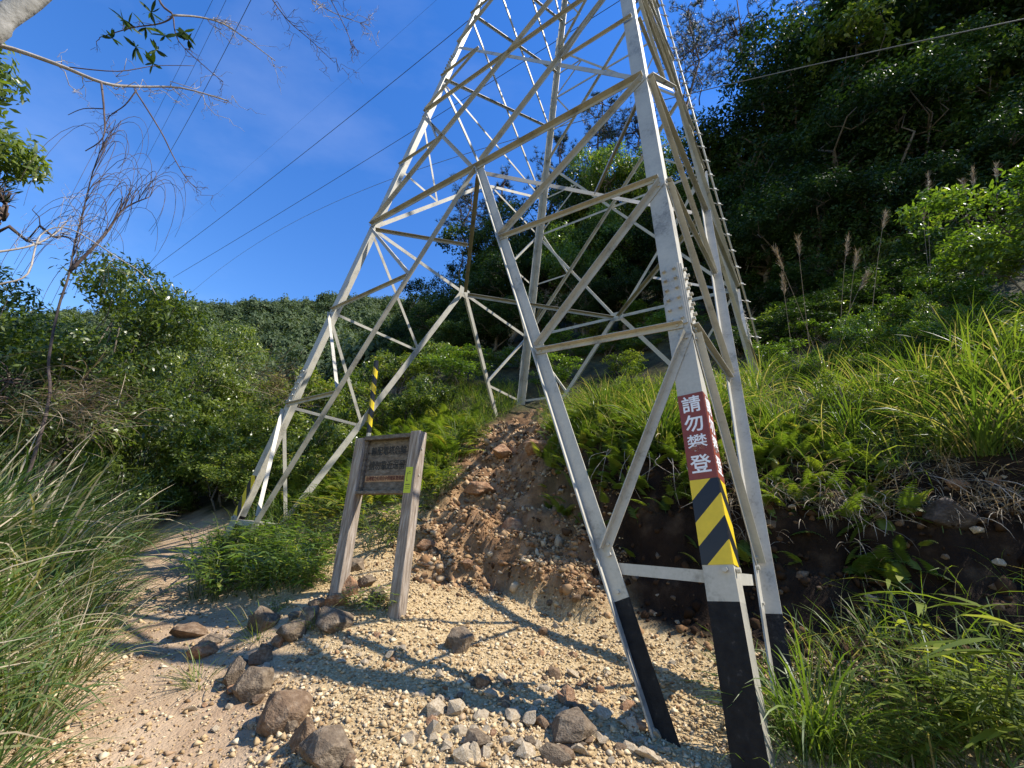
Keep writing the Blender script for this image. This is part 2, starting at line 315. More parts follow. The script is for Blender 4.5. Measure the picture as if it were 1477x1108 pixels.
TC = np.array([0.836962, 7.878588]); ZW = 5.699853; TYAW = -1.444613; A0 = 4.0; TAPER = 0.0447061
def halfdiag(h):
    if h <= 13.2: return A0 * (1 - TAPER * h)
    w = A0 * (1 - TAPER * 13.2); return w * (1 - 0.03 * (h - 13.2))
def cor(k, h):
    an = TYAW + (k % 4) * math.pi / 2; return np.array([TC[0] + halfdiag(h) * math.cos(an), TC[1] + halfdiag(h) * math.sin(an), ZW + h])
def unit(v): v = np.asarray(v, float); return v / (np.linalg.norm(v) + 1e-12)
tower = empty('transmission_tower', (TC[0], TC[1], g1(*TC)))
tag(tower, 'pale galvanised steel lattice pylon straddling the eroded slope', 'pylon')
tower_off = np.array([TC[0], TC[1], g1(*TC)])
def loc(V): return np.asarray(V, float) - tower_off
class TB(MB):
    def angle(s, P0, P1, u, v, a, b, t, mi=0, two=False):
        ax = unit(P1 - P0); u = unit(u - ax * (u @ ax)); v = v - ax * (v @ ax); v = unit(v - u * (v @ u))
        prof = [(0, 0), (a, 0), (a, t), (t, t), (t, b), (0, b)]
        V = [P + u * p[0] + v * p[1] for P in (P0, P1) for p in prof]
        F = [(i, (i + 1) % 6, (i + 1) % 6 + 6, i + 6) for i in range(6)] + [(0, 5, 4, 3), (0, 3, 2, 1), (6, 9, 10, 11), (6, 7, 8, 9)]
        if np.dot(np.cross(u, v), ax) < 0: F = [f[::-1] for f in F]
        n0 = len(s.m); s.add(V, F, mi)
        if two:
            for j in (3, 4, 5): s.m[n0 + j] = 1
    def bolt(s, P, n, r=0.014, h=0.016, mi=0):
        n = unit(n); a = unit(np.cross(n, (0.3, 0.2, 0.9))); b = np.cross(n, a)
        ring = [a * math.cos(k * math.pi / 3) * r + b * math.sin(k * math.pi / 3) * r for k in range(6)]
        V = [P + q for q in ring] + [P + q + n * h for q in ring]
        s.add(V, [(k, (k + 1) % 6, (k + 1) % 6 + 6, k + 6) for k in range(6)] + [(6, 7, 8, 9, 10, 11)], mi)
    def put(s, name, mat=None, smooth=False):
        s.v = [np.asarray(v) - tower_off for v in s.v]; return s.build(name, mat or STEEL, tower, smooth)
bolts = TB()
MEM_N = 0
def member(name, P0, P1, u, v, a, t=0.008, off=None, mat=None, b=None, bolt=True, pair=None):
    """angle section from P0 to P1: flange a along u, flange b along v"""
    P0 = np.asarray(P0, float); P1 = np.asarray(P1, float)
    if off is not None: P0 = P0 + off; P1 = P1 + off
    tb = TB(); tb.angle(P0, P1, np.asarray(u, float), np.asarray(v, float), a, b or a, t, 0, mat is BLACK); o = tb.put(name, pair or ([BLACK, STEEL2] if mat is BLACK else mat))
    if bolt:
        ax = unit(P1 - P0); uu = unit(u - ax * (np.asarray(u) @ ax)); vv = np.asarray(v, float); vv = vv - ax * (vv @ ax); vv = unit(vv - uu * (vv @ uu))
        for P in (P0 + ax * 0.05, P1 - ax * 0.05):
            bolts.bolt(P + uu * a * 0.5 + vv * t, vv, 0.013, 0.014)
    return o
FOOT_L, FOOT_S = -8.1, -4.0
NAMES = {0: 'N', 1: 'R', 2: 'F', 3: 'L'}
foot_h = {0: FOOT_L, 3: FOOT_L, 1: FOOT_S, 2: FOOT_S}
# legs
PAINT_H = {0: -5.94, 3: -5.72}
ends = {}
for k in range(4):
    inA = unit(cor(k - 1, 0) - cor(k, 0)); inB = unit(cor(k + 1, 0) - cor(k, 0))
    hs = [foot_h[k] if foot_h[k] > -5 else -7.6, PAINT_H.get(k, -2.6), -3.55 if k in (0, 3) else -1.2, 4.9, 9.8, 13.2]
    hs = sorted(set(hs)); szs = []
    for i in range(len(hs) - 1):
        h0, h1 = hs[i], hs[i + 1]; top = h1 > 5; sz = 0.185 if h1 <= -3.5 else (0.178 if h1 < 5 else 0.15)
        pm = BLACK if (k in PAINT_H and h1 <= PAINT_H[k] + 1e-6) else STEEL
        tb = TB(); tb.angle(cor(k, h0), cor(k, h1), inA, inB, sz, sz, 0.018, 0, pm is BLACK); tb.put('leg', [BLACK, STEEL2] if pm is BLACK else pm)
        if pm is BLACK:      # grey edge of the other flange stays bare
            pass
    tb = TB(); tb.angle(cor(k, 13.2), cor(k, 25.5), inA, inB, 0.12, 0.12, 0.014); tb.put('leg')
    # splice plates with bolts at leg joints
    for hj in ([-3.55] if k in (0, 3) else [-0.9]) + [4.9, 9.8]:
        ax = unit(cor(k, hj + 1) - cor(k, hj))
        for inn, other in ((inA, inB), (inB, inA)):
            n = -unit(other - inn * (other @ inn)); n = unit(n - ax * (n @ ax)); w = unit(inn - ax * (inn @ ax))
            c = cor(k, hj) + w * 0.095
            pl = TB(); pl.box(c + n * 0.006, w * 0.08, ax * 0.34, n * 0.006); pl.put('splice_plate')
            for r_ in range(6):
                for q_ in (-1, 1): bolts.bolt(c + n * 0.012 + ax * (-0.28 + r_ * 0.112) + w * 0.045 * q_, n, 0.017, 0.028)
# faces
def mid(k, h=0): return (cor(k, h) + cor(k + 1, h)) / 2
for k in range(4):           # face between corner k and k+1
    A, B = k, (k + 1) % 4; e = unit(cor(B, 0) - cor(A, 0)); M0 = mid(k)
    leg = unit(cor(A, 1) - cor(A, 0)); nrm = np.cross(e, leg); nrm = unit(nrm)
    cen = np.array([TC[0], TC[1], ZW]);
    if nrm @ (M0 - cen) < 0: nrm = -nrm
    up = unit(np.cross(nrm, e)); up = up if up[2] > 0 else -up
    P = lambda lat, h: M0 + e * lat + (leg_dir(h))
    mslope = unit(mid(k, -1) - mid(k, 0)) ; mz = abs(mslope[2])
    def leg_dir(h): return (mid(k, h) - M0)
    def L2(lat, h): return M0 + e * lat + leg_dir(h)
    hw = lambda h: np.linalg.norm(cor(B, h) - cor(A, h)) / 2
    out_o = nrm * 0.004
    # waist belt and belts above
    member('belt', cor(A, 0) + e * 0.03, cor(B, 0) - e * 0.03, -up, nrm, 0.076, 0.009, off=out_o)
    for side, K in ((-1, A), (1, B)):
        s = side; long = K in (0, 3)
        fh = foot_h[K]; sl = (hw(fh) - 0.06) / abs(fh)
        if long:
            ph = PAINT_H[K]
            # main brace, inner flange turned outward along the lower edge
            uu = e * s; ph2 = ph - 0.12
            member('main_brace', L2(s * 0.06, -0.05), L2(s * sl * abs(ph2), ph2), uu, nrm, 0.125, 0.012, off=-e * s * 0.06 - nrm * 0.012, b=0.12 if k == 0 else 0.075)
            member('main_brace', L2(s * sl * abs(ph2), ph2), L2(s * sl * 7.4, -7.4), uu, nrm, 0.125, 0.012, off=-e * s * 0.06 - nrm * 0.012, b=0.12 if k == 0 else 0.075, mat=BLACK, bolt=False, pair=[STEEL2, BLACK] if k == 0 else None)
            g = lambda h, f=0.0: L2(s * (sl * abs(h)) + s * f, h)
            lg = lambda h: L2(s * (hw(h) - 0.05), h)
            R_ = lambda n_, p, q_, w_, v_=None: member(n_, p, q_, -up if v_ is None else v_, nrm, w_, 0.007, off=out_o)
            R_('diagonal', lg(-0.05), g(-1.9), 0.064); R_('strut', g(-1.92), lg(-2.0), 0.052); R_('diagonal', lg(-2.08), g(-3.8), 0.064)
            R_('strut', g(-3.85), lg(-3.88), 0.052); R_('diagonal', lg(-3.98), g(-5.72), 0.062)
            # base beam of two angles
            hb = -5.80
            member('base_beam', g(hb, -0.02), lg(hb + 0.02), -up, -nrm, 0.075, 0.008, off=-nrm * 0.030)
            bolts.bolt(g(hb + 0.05, 0.04), nrm, 0.018, 0.024); bolts.bolt(lg(hb + 0.03) + nrm * 0.004, nrm, 0.018, 0.024)
        else:
            member('main_brace', L2(s * 0.06, -0.05), L2(s * sl * 3.2, -3.2), e * s, nrm, 0.10, 0.010, off=-e * s * 0.05 - nrm * 0.012, b=0.06)
            hb = -1.9; member('base_beam', L2(s * sl * 1.9, hb), L2(s * (hw(hb) - 0.05), hb), -up, nrm, 0.06, 0.007, off=out_o)
            member('diagonal', L2(s * sl * 1.85, -1.85), L2(s * (hw(0) - 0.05), -0.08), -up, nrm, 0.055, 0.007, off=out_o)
    # gusset at the apex
    gp = TB(); c = L2(0, -0.03); gp.box(c - nrm * 0.004, e * 0.17, up * 0.12, nrm * 0.0035); gp.put('gusset_plate')
    # bracing above the waist: V and close X panels on two faces, tall X panels with belts on the other two
    X_ = lambda h0, h1, ws: (member('cross_brace', L2(-hw(h0) + 0.05, h0 + 0.03), L2(hw(h1) - 0.05, h1 - 0.03), -up, nrm, ws, 0.008, off=out_o),
                             member('cross_brace', L2(hw(h0) - 0.05, h0 + 0.03), L2(-hw(h1) + 0.05, h1 - 0.03), -up, -nrm, ws, 0.008, off=-nrm * 0.022))
    S_ = lambda l0, h0, l1, h1, w_, n_='strut', o_=0.013: member(n_, L2(l0, h0), L2(l1, h1), -up, nrm, w_, 0.006, off=nrm * o_)
    if k % 2 == 0:
        hc = 3.23
        for s in (-1, 1):
            S_(s * (hw(0) - .05), .04, s * .06, hc, 0.08, 'cross_brace', 0.004); S_(s * .06, hc, s * (hw(4.45) - .05), 4.45, 0.07, 'cross_brace', 0.004)
            S_(s * (hw(1.6) - .04), 1.6, s * hw(0) * .5, 1.62, .05); S_(s * hw(0) * .5, 1.6, s * (hw(hc) - .05), hc - .1, .05, o_=.022); S_(s * (hw(hc) - .04), hc, s * .1, hc, .05)
        for h0, h1 in ((4.45, 6.9), (6.9, 8.95), (8.95, 10.9), (10.9, 13.2)): X_(h0, h1, 0.056)
        S_(-hw(4.45) + .04, 4.45, hw(4.45) - .04, 4.45, .05)
    else:
        for pi, (h0, h1) in enumerate(((0, 5.65), (5.65, 9.8), (9.8, 13.2))):
            w0, w1 = hw(h0), hw(h1); hc = h0 + (h1 - h0) * w0 / (w0 + w1); X_(h0, h1, 0.07 if pi == 0 else 0.062)
            S_(-hw(hc) + 0.04, hc, hw(hc) - 0.04, hc, 0.062, 'belt')
            for s in (-1, 1):
                if pi == 0: S_(s * 0.08, 0.06, s * (hw(hc) - 0.05), hc - 0.1, 0.068, 'diagonal', .018)
                ha = (hc + h1) / 2; fr = (ha - hc) / (h1 - hc); S_(s * (hw(ha) - 0.04), ha, s * w1 * fr, ha + 0.02, 0.045, o_=.022); S_(s * w1 * fr, ha, s * (hw(hc) - .05), hc + .06, .045, o_=.028)
                hb_ = (h0 + hc) / 2; fr = (hc - hb_) / (hc - h0); S_(s * (hw(hb_) - 0.04), hb_, s * w0 * fr, hb_ + 0.02, 0.045, o_=.022)
                S_(s * w0 * fr, hb_ + 0.02, s * (hw(hc) - 0.05) * 0.96, hc - 0.05, 0.045, o_=.03)
    for h0, h1 in ((13.2, 16.6), (16.6, 19.8), (19.8, 22.8), (22.8, 25.4)):
        X_(h0, h1, .055); S_(-hw(h0) + 0.04, h0, hw(h0) - 0.04, h0, 0.06, 'belt')
# plan bracing at the waist
mids = [mid(k, -0.06) for k in range(4)]
for k in range(4):
    a, b = mids[k], mids[(k + 1) % 4]; d = unit(b - a); inw = unit(np.array([TC[0], TC[1], ZW]) - (a + b) / 2); inw[2] = 0
    member('plan_brace', a + d * 0.1, b - d * 0.1, inw, np.array([0, 0, -1.0]), 0.08, 0.008, mat=STEEL2)
    c = cor((k + 1) % 4, -0.06); m_ = (a + b) / 2; d2 = unit(m_ - c)
    member('plan_brace', c + d2 * 0.12, m_ - d2 * 0.02, np.cross(d2, (0, 0, 1.0)), np.array([0, 0, -1.0]), 0.06, 0.007, off=np.array([0, 0, -0.012]), mat=STEEL2)
# cross arms high above
for h in (15.0, 18.6, 22.2):
    for s in (-1, 1):
        ka, kb = (1, 2) if s > 0 else (3, 0)
        outd = unit((cor(ka, h) + cor(kb, h)) / 2 - np.array([TC[0], TC[1], ZW + h])); tip = (cor(ka, h) + cor(kb, h)) / 2 + outd * 3.4
        for kk in (ka, kb):
            member('crossarm_chord', cor(kk, h), tip, np.array([0, 0, -1.0]), outd, 0.07, 0.007); member('crossarm_chord', cor(kk, h + 1.2), tip + np.array([0, 0, 0.06]), np.array([0, 0, -1.0]), outd, 0.06, 0.007)
        for f in (0.3, 0.6):
            member('crossarm_lacing', cor(ka, h) * (1 - f) + tip * f, cor(kb, h) * (1 - f) + tip * f, np.array([0, 0, -1.0]), outd, 0.05, 0.006)
            for kk in (ka, kb): member('crossarm_lacing', cor(kk, h) * (1 - f) + tip * f, cor(kk, h + 1.2) * (1 - f) + tip * f, outd, np.cross(outd, (0, 0, 1.0)), 0.045, 0.006)
# safety rail, clamps and step bolts up the right-hand leg
ax1 = unit(cor(1, 1) - cor(1, 0)); o1 = unit(np.array([*(cor(1, 0)[:2] - TC), 0])); 
rail = TB(); rail.tube([cor(1, -1.9) + o1 * 0.16, cor(1, 13) + o1 * 0.16], 0.022, 8); rail.put('safety_rail', None, True)
sb = TB()
for i in range(34):
    P_ = cor(1, -1.6 + i * 0.43); sb.tube([P_ + o1 * 0.005, P_ + o1 * 0.26], 0.011, 6); sb.box(P_ + o1 * 0.16, o1 * 0.035, ax1 * 0.02, np.cross(o1, ax1) * 0.03)
tag(sb.put('step_bolts'), kind='stuff')
tag(bolts.put('bolts'), kind='stuff')

# plates and paint on the near leg and the far left one
def poly_clip(poly, f):
    o = []
    for i in range(len(poly)):
        a, b = poly[i], poly[(i + 1) % len(poly)]; fa, fb = f(a), f(b)
        if fa >= 0: o.append(a)
        if (fa >= 0) != (fb >= 0): t = fa / (fa - fb); o.append((a[0] + (b[0] - a[0]) * t, a[1] + (b[1] - a[1]) * t))
    return o
def text_part(name, body, size, O, ex, ey, mat, parent, off=(0, 0, 0), depth=0.0012, bold=0.0, sx=1.0):
    c = bpy.data.curves.new('lettering', 'FONT'); c.body = body; c.size = size; c.align_x = 'CENTER'; c.align_y = 'CENTER'; c.extrude = depth; c.offset = bold; c.resolution_u = 2
    t = bpy.data.objects.new('lettering_tmp', c); COL.objects.link(t); dg = bpy.context.evaluated_depsgraph_get(); dg.update()
    me = bpy.data.meshes.new_from_object(t.evaluated_get(dg)); bpy.data.objects.remove(t); bpy.data.curves.remove(c)
    ex = np.asarray(ex); ey = np.asarray(ey); ez = np.cross(ex, ey); V = np.empty(len(me.vertices) * 3, np.float32); me.vertices.foreach_get('co', V); V = V.reshape(-1, 3)
    V = O + V[:, :1] * ex * sx + V[:, 1:2] * ey + V[:, 2:3] * ez - np.asarray(off); me.vertices.foreach_set('co', V.astype(np.float32).ravel()); me.materials.clear(); me.update()
    return link(name, me, parent, mat)
def leg_frame(k, h, which):
    ax = unit(cor(k, h + 0.5) - cor(k, h - 0.5)); inn = unit(cor(k - 1 if which == 0 else k + 1, 0) - cor(k, 0)); oth = unit(cor(k + 1 if which == 0 else k - 1, 0) - cor(k, 0))
    w = unit(inn - ax * (inn @ ax)); n = -(oth - inn * (oth @ inn)); n = unit(n - ax * (n @ ax)); return ax, w, n
def leg_sleeve(k, h0, h1, period, name, parent=None):
    """hazard stripes on both outer faces of a leg"""
    tb = TB()
    for which in (0, 1):
        ax, w, n = leg_frame(k, (h0 + h1) / 2, which); P0 = cor(k, h0); H = np.linalg.norm(cor(k, h1) - P0); Wd = 0.186
        slope = 1.0
        for i in range(-8, 40):
            f0, f1 = i * period / 2, (i + 1) * period / 2
            pg = [(0, 0), (Wd, 0), (Wd, H), (0, H)]
            pg = poly_clip(pg, lambda p: p[1] + slope * p[0] - f0); pg = poly_clip(pg, lambda p: f1 - p[1] - slope * p[0]) if len(pg) > 2 else []
            if len(pg) < 3: continue
            q = len(pg); base = [P0 + w * p[0] + ax * p[1] + n * 0.0005 for p in pg]; top = [b_ + n * 0.0035 for b_ in base]
            F = [tuple(range(q, 2 * q))] + [(j, (j + 1) % q, (j + 1) % q + q, j + q) for j in range(q)]
            if np.dot(np.cross(top[1] - top[0], top[2] - top[1]), n) < 0: F = [f[::-1] for f in F]
            tb.add(base + top, F, i % 2)
    return tb.put(name, [YELLOW, BLKSTR])
leg_sleeve(0, -5.735, -5.19, 0.30, 'hazard_sleeve')
leg_sleeve(3, -5.72, -5.1, 0.30, 'hazard_sleeve')
hp0, hp1 = -5.188, -4.53
for which in (0, 1):
    ax, w, n = leg_frame(0, (hp0 + hp1) / 2, which); c = (cor(0, hp0) + cor(0, hp1)) / 2 + w * 0.093; H = np.linalg.norm(cor(0, hp1) - cor(0, hp0))
    pl = TB(); pl.box(c + n * 0.0025, w * 0.0925, ax * H / 2, n * 0.0022); plo = pl.put('warning_plate', REDP); plo['label'] = 'red brown plate with white warning characters'
    ex = -w if which == 0 else w
    for i, ch in enumerate('請勿攀登'):
        text_part('character', ch, 0.142, c + ax * (0.235 - 0.157 * i) + n * 0.006, ex, ax, WHITE, plo, tower_off, bold=0.0008 if ch == '攀' else 0.002)

# ------------------------------------------------------------------ wooden warning sign
WOOD = noise_mat('weathered_wood', [(0.25, (0.12, 0.085, 0.058)), (0.5, (0.29, 0.235, 0.18)), (0.75, (0.52, 0.46, 0.39))], scale=5, detail=8, rough=0.85, bump=0.6, bscale=10, stretch=(9, 9, 0.8))
WOODD = noise_mat('dark_stained_board', [(0.25, (0.06, 0.045, 0.03)), (0.5, (0.15, 0.12, 0.088)), (0.75, (0.26, 0.22, 0.165))], scale=4, detail=8, rough=0.85, bump=0.5, bscale=10, stretch=(1.0, 9, 9))
ORANGE = noise_mat('faded_orange_strip', [(0.3, (0.30, 0.16, 0.075)), (0.7, (0.48, 0.29, 0.15))], scale=12, rough=0.8)
INK = flat_mat('black_sign_lettering', (0.012, 0.011, 0.010), rough=0.6); INKR = flat_mat('dark_red_lettering', (0.10, 0.025, 0.015), rough=0.6)
LIME = flat_mat('lime_yellow_plate', (0.50, 0.56, 0.02), rough=0.4, wear=0.08)
fr = np.array([-.84, 4.40]); fl = np.array([-1.50, 4.74]); sx = unit(np.array([*(fr - fl), 0])); sn = np.array([sx[1], -sx[0], 0.0])
if sn[1] > 0: sn = -sn
tilt = math.radians(-2.6); szv = unit(np.array([0, 0, 1.0]) * math.cos(tilt) + sx * math.sin(tilt)); sxx = unit(sx * math.cos(tilt) - np.array([0, 0, 1.0]) * math.sin(tilt))
sgz = g1(-.84, 4.4); S0 = np.array([*((fr + fl) / 2), -0.70]); sign = empty('wooden_sign', S0); tag(sign, 'weathered wooden notice board on two square posts beside the gravel', 'sign')
def SP(x, y, z): return sxx * x + sn * y + szv * z     # local: x right, y to the front, z up
SWD = np.linalg.norm(fr - fl)
def sbox(name, c, e, mat, parent=None, bev=0.004):
    mb = MB(); mb.box(SP(*c), sxx * e[0], sn * e[1], szv * e[2]); o = mb.build(name, mat, parent or sign)
    if bev: b = o.modifiers.new('bevel', 'BEVEL'); b.width = bev; b.segments = 2
    return o
hwd = SWD / 2
for s, top, bot in ((-1, 1.60, -0.25), (1, 1.63, -0.35)): sbox('post', (s * hwd, 0, (top + bot) / 2), (0.06, 0.06, (top - bot) / 2), WOOD, None, 0.008)
bi = hwd - 0.062
for i in range(4): sbox('plank', (0, -0.022, 1.105 + 0.133 * i), (bi, 0.014, 0.0645), WOODD, None, 0.003)
sbox('top_rail', (0, 0.002, 1.592), (bi, 0.05, 0.022), WOODD); sbox('bottom_rail', (0, 0.004, 1.022), (bi, 0.052, 0.016), WOODD)
for s in (-1, 1): sbox('frame_strip', (s * (bi - 0.018), 0.010, 1.304), (0.017, 0.017, 0.262), WOODD)
yb = -0.0065
for body, z, size, mat in (('輸配電塔危險', 1.448, 0.098, INK), ('請勿靠近逗留', 1.296, 0.100, INK)):
    text_part('lettering', body, size, SP(0.0, yb, z), sxx, szv, mat, sign, bold=0.0012, sx=0.80)
st_ = sbox('faded_strip', (0.0, -0.0065, 1.165), (bi - 0.045, 0.0015, 0.031), ORANGE, None, 0)
text_part('lettering', '台灣電力公司台中供電區營運處', 0.048, SP(0, -0.003, 1.165), sxx, szv, INKR, sign, bold=0.0006, sx=0.74)
pt = sbox('number_plate', (hwd - 0.012, 0.0622, 1.135), (0.042, 0.0022, 0.125), LIME, None, 0); pt['label'] = 'lime yellow plate with faint dark marks on the right post'
mk = MB()
for (x, z, w, h) in ((-0.012, 0.065, 0.008, 0.006), (0.008, 0.078, 0.007, 0.005), (0.014, 0.06, 0.008, 0.004), (-0.019, 0.03, 0.003, 0.03), (-0.012, -0.005, 0.009, 0.006), (0, -0.045, 0.026, 0.006), (0, -0.068, 0.028, 0.0025), (0, -0.085, 0.028, 0.0025)):
    mk.box(SP(hwd - 0.012 + x, 0.0650, 1.135 + z), sxx * w, sn * 0.0007, szv * h)
mk.build('plate_marks', flat_mat('faded_plate_print', (0.16, 0.17, 0.02)), pt)
pb = MB(); 
for z in (1.19, 1.45): pb.tube([SP(hwd + 0.058, 0, z), SP(hwd + 0.068, 0, z)], 0.011, 8)
pb.build('post_bolts', STEEL, sign)

# ------------------------------------------------------------------ striped marker post behind the sign
mp_b = np.array([-2.62, 8.5, g1(-2.62, 8.5)]); mp_t = at(543, 521, 8.5)
post = empty('marker_post', mp_b); tag(post, 'slim black and yellow striped marker post on the overgrown slope behind the sign', 'post')
d_ = mp_t - mp_b; 
mb = MB(); e1 = unit(np.cross(d_, (0, 1, 0))); e2 = unit(np.cross(d_, e1))
mb.tube([-0.2 * unit(d_), d_ * 0.40], 0.045, 8); mb.build('stub', STEEL, post)
mb = MB(); nst = 9
for i in range(nst):
    a_ = d_ * (0.40 + 0.6 * i / nst); b_ = d_ * (0.40 + 0.6 * (i + 1) / nst); tw = unit(d_) * 0.06
    V = []; n8 = 8
    for P_ in (a_, b_):
        for j in range(n8):
            an = 2 * math.pi * j / n8; V.append(P_ + 0.05 * (math.cos(an) * e1 + math.sin(an) * e2) + (tw * math.cos(an) if 0 < i or P_ is b_ else 0) * (0 if (i == nst - 1 and P_ is b_) else 1))
    F = [(j, (j + 1) % n8, (j + 1) % n8 + n8, j + n8) for j in range(n8)] + ([tuple(range(n8, 2 * n8))] if i == nst - 1 else [])
    mb.add(V, F, i % 2)
mb.build('striped_sleeve', [BLKSTR, YELLOW], post)

# ------------------------------------------------------------------ power lines
WIREM = flat_mat('dark_conductor_cable', (0.05, 0.052, 0.06), rough=0.5); WIREL = flat_mat('pale_conductor_cable', (0.16, 0.16, 0.15), rough=0.5)
def wire(pts, rad, label, mat=WIREM, n=40):
    """smooth cable through 3-D points (quadratic through three)"""
    a, b, c = (np.asarray(p) for p in pts); t = np.linspace(0, 1, n)[:, None]
    tb_ = np.linalg.norm(b - a) / (np.linalg.norm(b - a) + np.linalg.norm(c - b))
    q = (b - a * (1 - tb_) ** 2 - c * tb_ ** 2) / (2 * tb_ * (1 - tb_))
    P_ = a * (1 - t) ** 2 + 2 * q * t * (1 - t) + c * t ** 2
    mb = MB(); mb.tube(P_, rad, 5); o = mb.build('power_cable', mat); tag(o, label, 'cable', 'overhead cables crossing the valley'); return o
wire([at(250, 446, 85), at(930, 151, 15), at(1540, 14, 7.2)], 0.02, 'lowest overhead cable crossing behind the pylon waist and over the dark hillside', WIREL)
wire([at(250, 400, 90), at(602, 185, 50), at(930, -22, 30)], 0.04, 'overhead cable passing behind the pylon midway between two others')
wire([at(200, 402, 90), at(500, 172, 50), at(760, -40, 30)], 0.04, 'overhead cable crossing the open sky beside the upper pylon leg')
wire([at(226, 354, 190), at(480, 133, 80), at(680, -45, 50)], 0.018, 'thinnest topmost overhead wire faint against the blue sky')
wire([at(118, 400, 120), at(262, 190, 50), at(382, -40, 26)], 0.032, 'overhead cable behind bare twigs, thickest of a bundle of three')
wire([at(108, 395, 120), at(245, 165, 52), at(345, -40, 30)], 0.022, 'thin middle cable of the bundle of three behind bare twigs')
wire([at(100, 390, 120), at(230, 155, 52), at(326, -40, 30)], 0.022, 'thin cable of the bundle of three farthest from the pylon')

# ------------------------------------------------------------------ stones
STONE_P = noise_mat('pale_quartzite', [(0.25, (0.20, 0.15, 0.09)), (0.5, (0.38, 0.30, 0.195)), (0.75, (0.54, 0.46, 0.34))], scale=5, rough=0.85, bump=0.5, bscale=14)
STONE_B = noise_mat('brown_sandstone', [(0.25, (0.08, 0.047, 0.027)), (0.5, (0.17, 0.11, 0.063)), (0.75, (0.30, 0.22, 0.145))], scale=4, rough=0.85, bump=0.6, bscale=12)
STONE_G = noise_mat('purple_grey_stone', [(0.25, (0.065, 0.045, 0.028)), (0.5, (0.15, 0.11, 0.07)), (0.75, (0.29, 0.225, 0.15))], scale=4, rough=0.85, bump=0.6, bscale=12)
STONE_D = noise_mat('shade_darkened_rock', [(0.25, (0.02, 0.014, 0.01)), (0.5, (0.06, 0.043, 0.03)), (0.75, (0.14, 0.105, 0.075))], scale=4, rough=0.8, bump=0.6, bscale=12)  # brown rock darkened in colour for the shade of the bank
STONE_R = noise_mat('rusty_earth_stone', [(0.25, (0.13, 0.06, 0.03)), (0.5, (0.30, 0.165, 0.085)), (0.75, (0.46, 0.31, 0.18))], scale=4, rough=0.88, bump=0.6, bscale=12)
def ico(sub):
    bm = bmesh.new(); bmesh.ops.create_icosphere(bm, subdivisions=sub, radius=1.0); V = np.array([v.co[:] for v in bm.verts]); F = [[v.index for v in f.verts] for f in bm.faces]; bm.free(); return V, np.array(F)
ICO = {s: ico(s) for s in (1, 2, 3)}
def rock_mesh(name, sub, rng, mat, cuts=7, rough=0.10, flat=0.0):
    """broken rock: hull of scattered points, edges worn, faces roughened"""
    npt = 11 + 2 * sub if cuts > 4 else 40; P = rdir(rng, npt) * rng.uniform(.82, 1.08, npt)[:, None]
    if flat: P[:, 2] = np.minimum(P[:, 2], flat)
    bm = bmesh.new()
    for p in P: bm.verts.new(p)
    bmesh.ops.convex_hull(bm, input=bm.verts[:]); bmesh.ops.delete(bm, geom=[v for v in bm.verts if not v.link_faces], context='VERTS')
    if sub >= 3:
        bmesh.ops.bevel(bm, geom=bm.edges[:], offset=0.05 if cuts > 4 else .12, segments=2, affect='EDGES', profile=.6); bmesh.ops.triangulate(bm, faces=bm.faces[:]); 
        for _ in range(2 if cuts > 4 else 1): bmesh.ops.subdivide_edges(bm, edges=[e for e in bm.edges if e.calc_length() > .22], cuts=1, use_grid_fill=True)
        bmesh.ops.triangulate(bm, faces=bm.faces[:])
    bm.verts.index_update(); V = np.array([v.co[:] for v in bm.verts]); F = [[v.index for v in f.verts] for f in bm.faces]; bm.free()
    V = V * (1 + rough * (fbm(V[:, 0] * 3.2 + 9 * rng.random(), V[:, 1] * 3.2 + V[:, 2] * 2.7, int(rng.integers(999)), 4))[:, None])
    me = bpy.data.meshes.new(name); me.from_pydata(V.tolist(), [], F); me.update(); me.materials.append(mat); return me
def rdir(rng, n):
    v = rng.normal(size=(n, 3)); return v / np.linalg.norm(v, axis=1)[:, None]
rr = np.random.default_rng(11)
ROCKS = {k: [rock_mesh('stone_' + k, 2, rr, m) for _ in range(6)] for k, m in (('pale', STONE_P), ('brown', STONE_B), ('grey', STONE_G), ('rust', STONE_R))}
def boulder(px, py, wpx, hpx, mat, label, cuts=12, rough=0.10, cat='rock', sub=3, name='boulder', rz=None, flat=0.0):
    P = hit(px, py + hpx * 0.42); depth = P @ CF; s = depth / FPX
    me = rock_mesh(name, sub, rr, mat, cuts, rough, flat); o = link(name, me)
    w, h = wpx * s * .88, hpx * s * .92; o.location = (P[0], P[1] + 0.25 * w, g1(P[0], P[1] + 0.25 * w) + 0.16 * h); o.scale = (w * 0.60, w * 0.55, h * 0.62)
    o.rotation_euler = (rr.uniform(-.25, .25), rr.uniform(-.25, .25), rr.uniform(-.5, .5) if rz is None else rz); tag(o, label, cat); return o
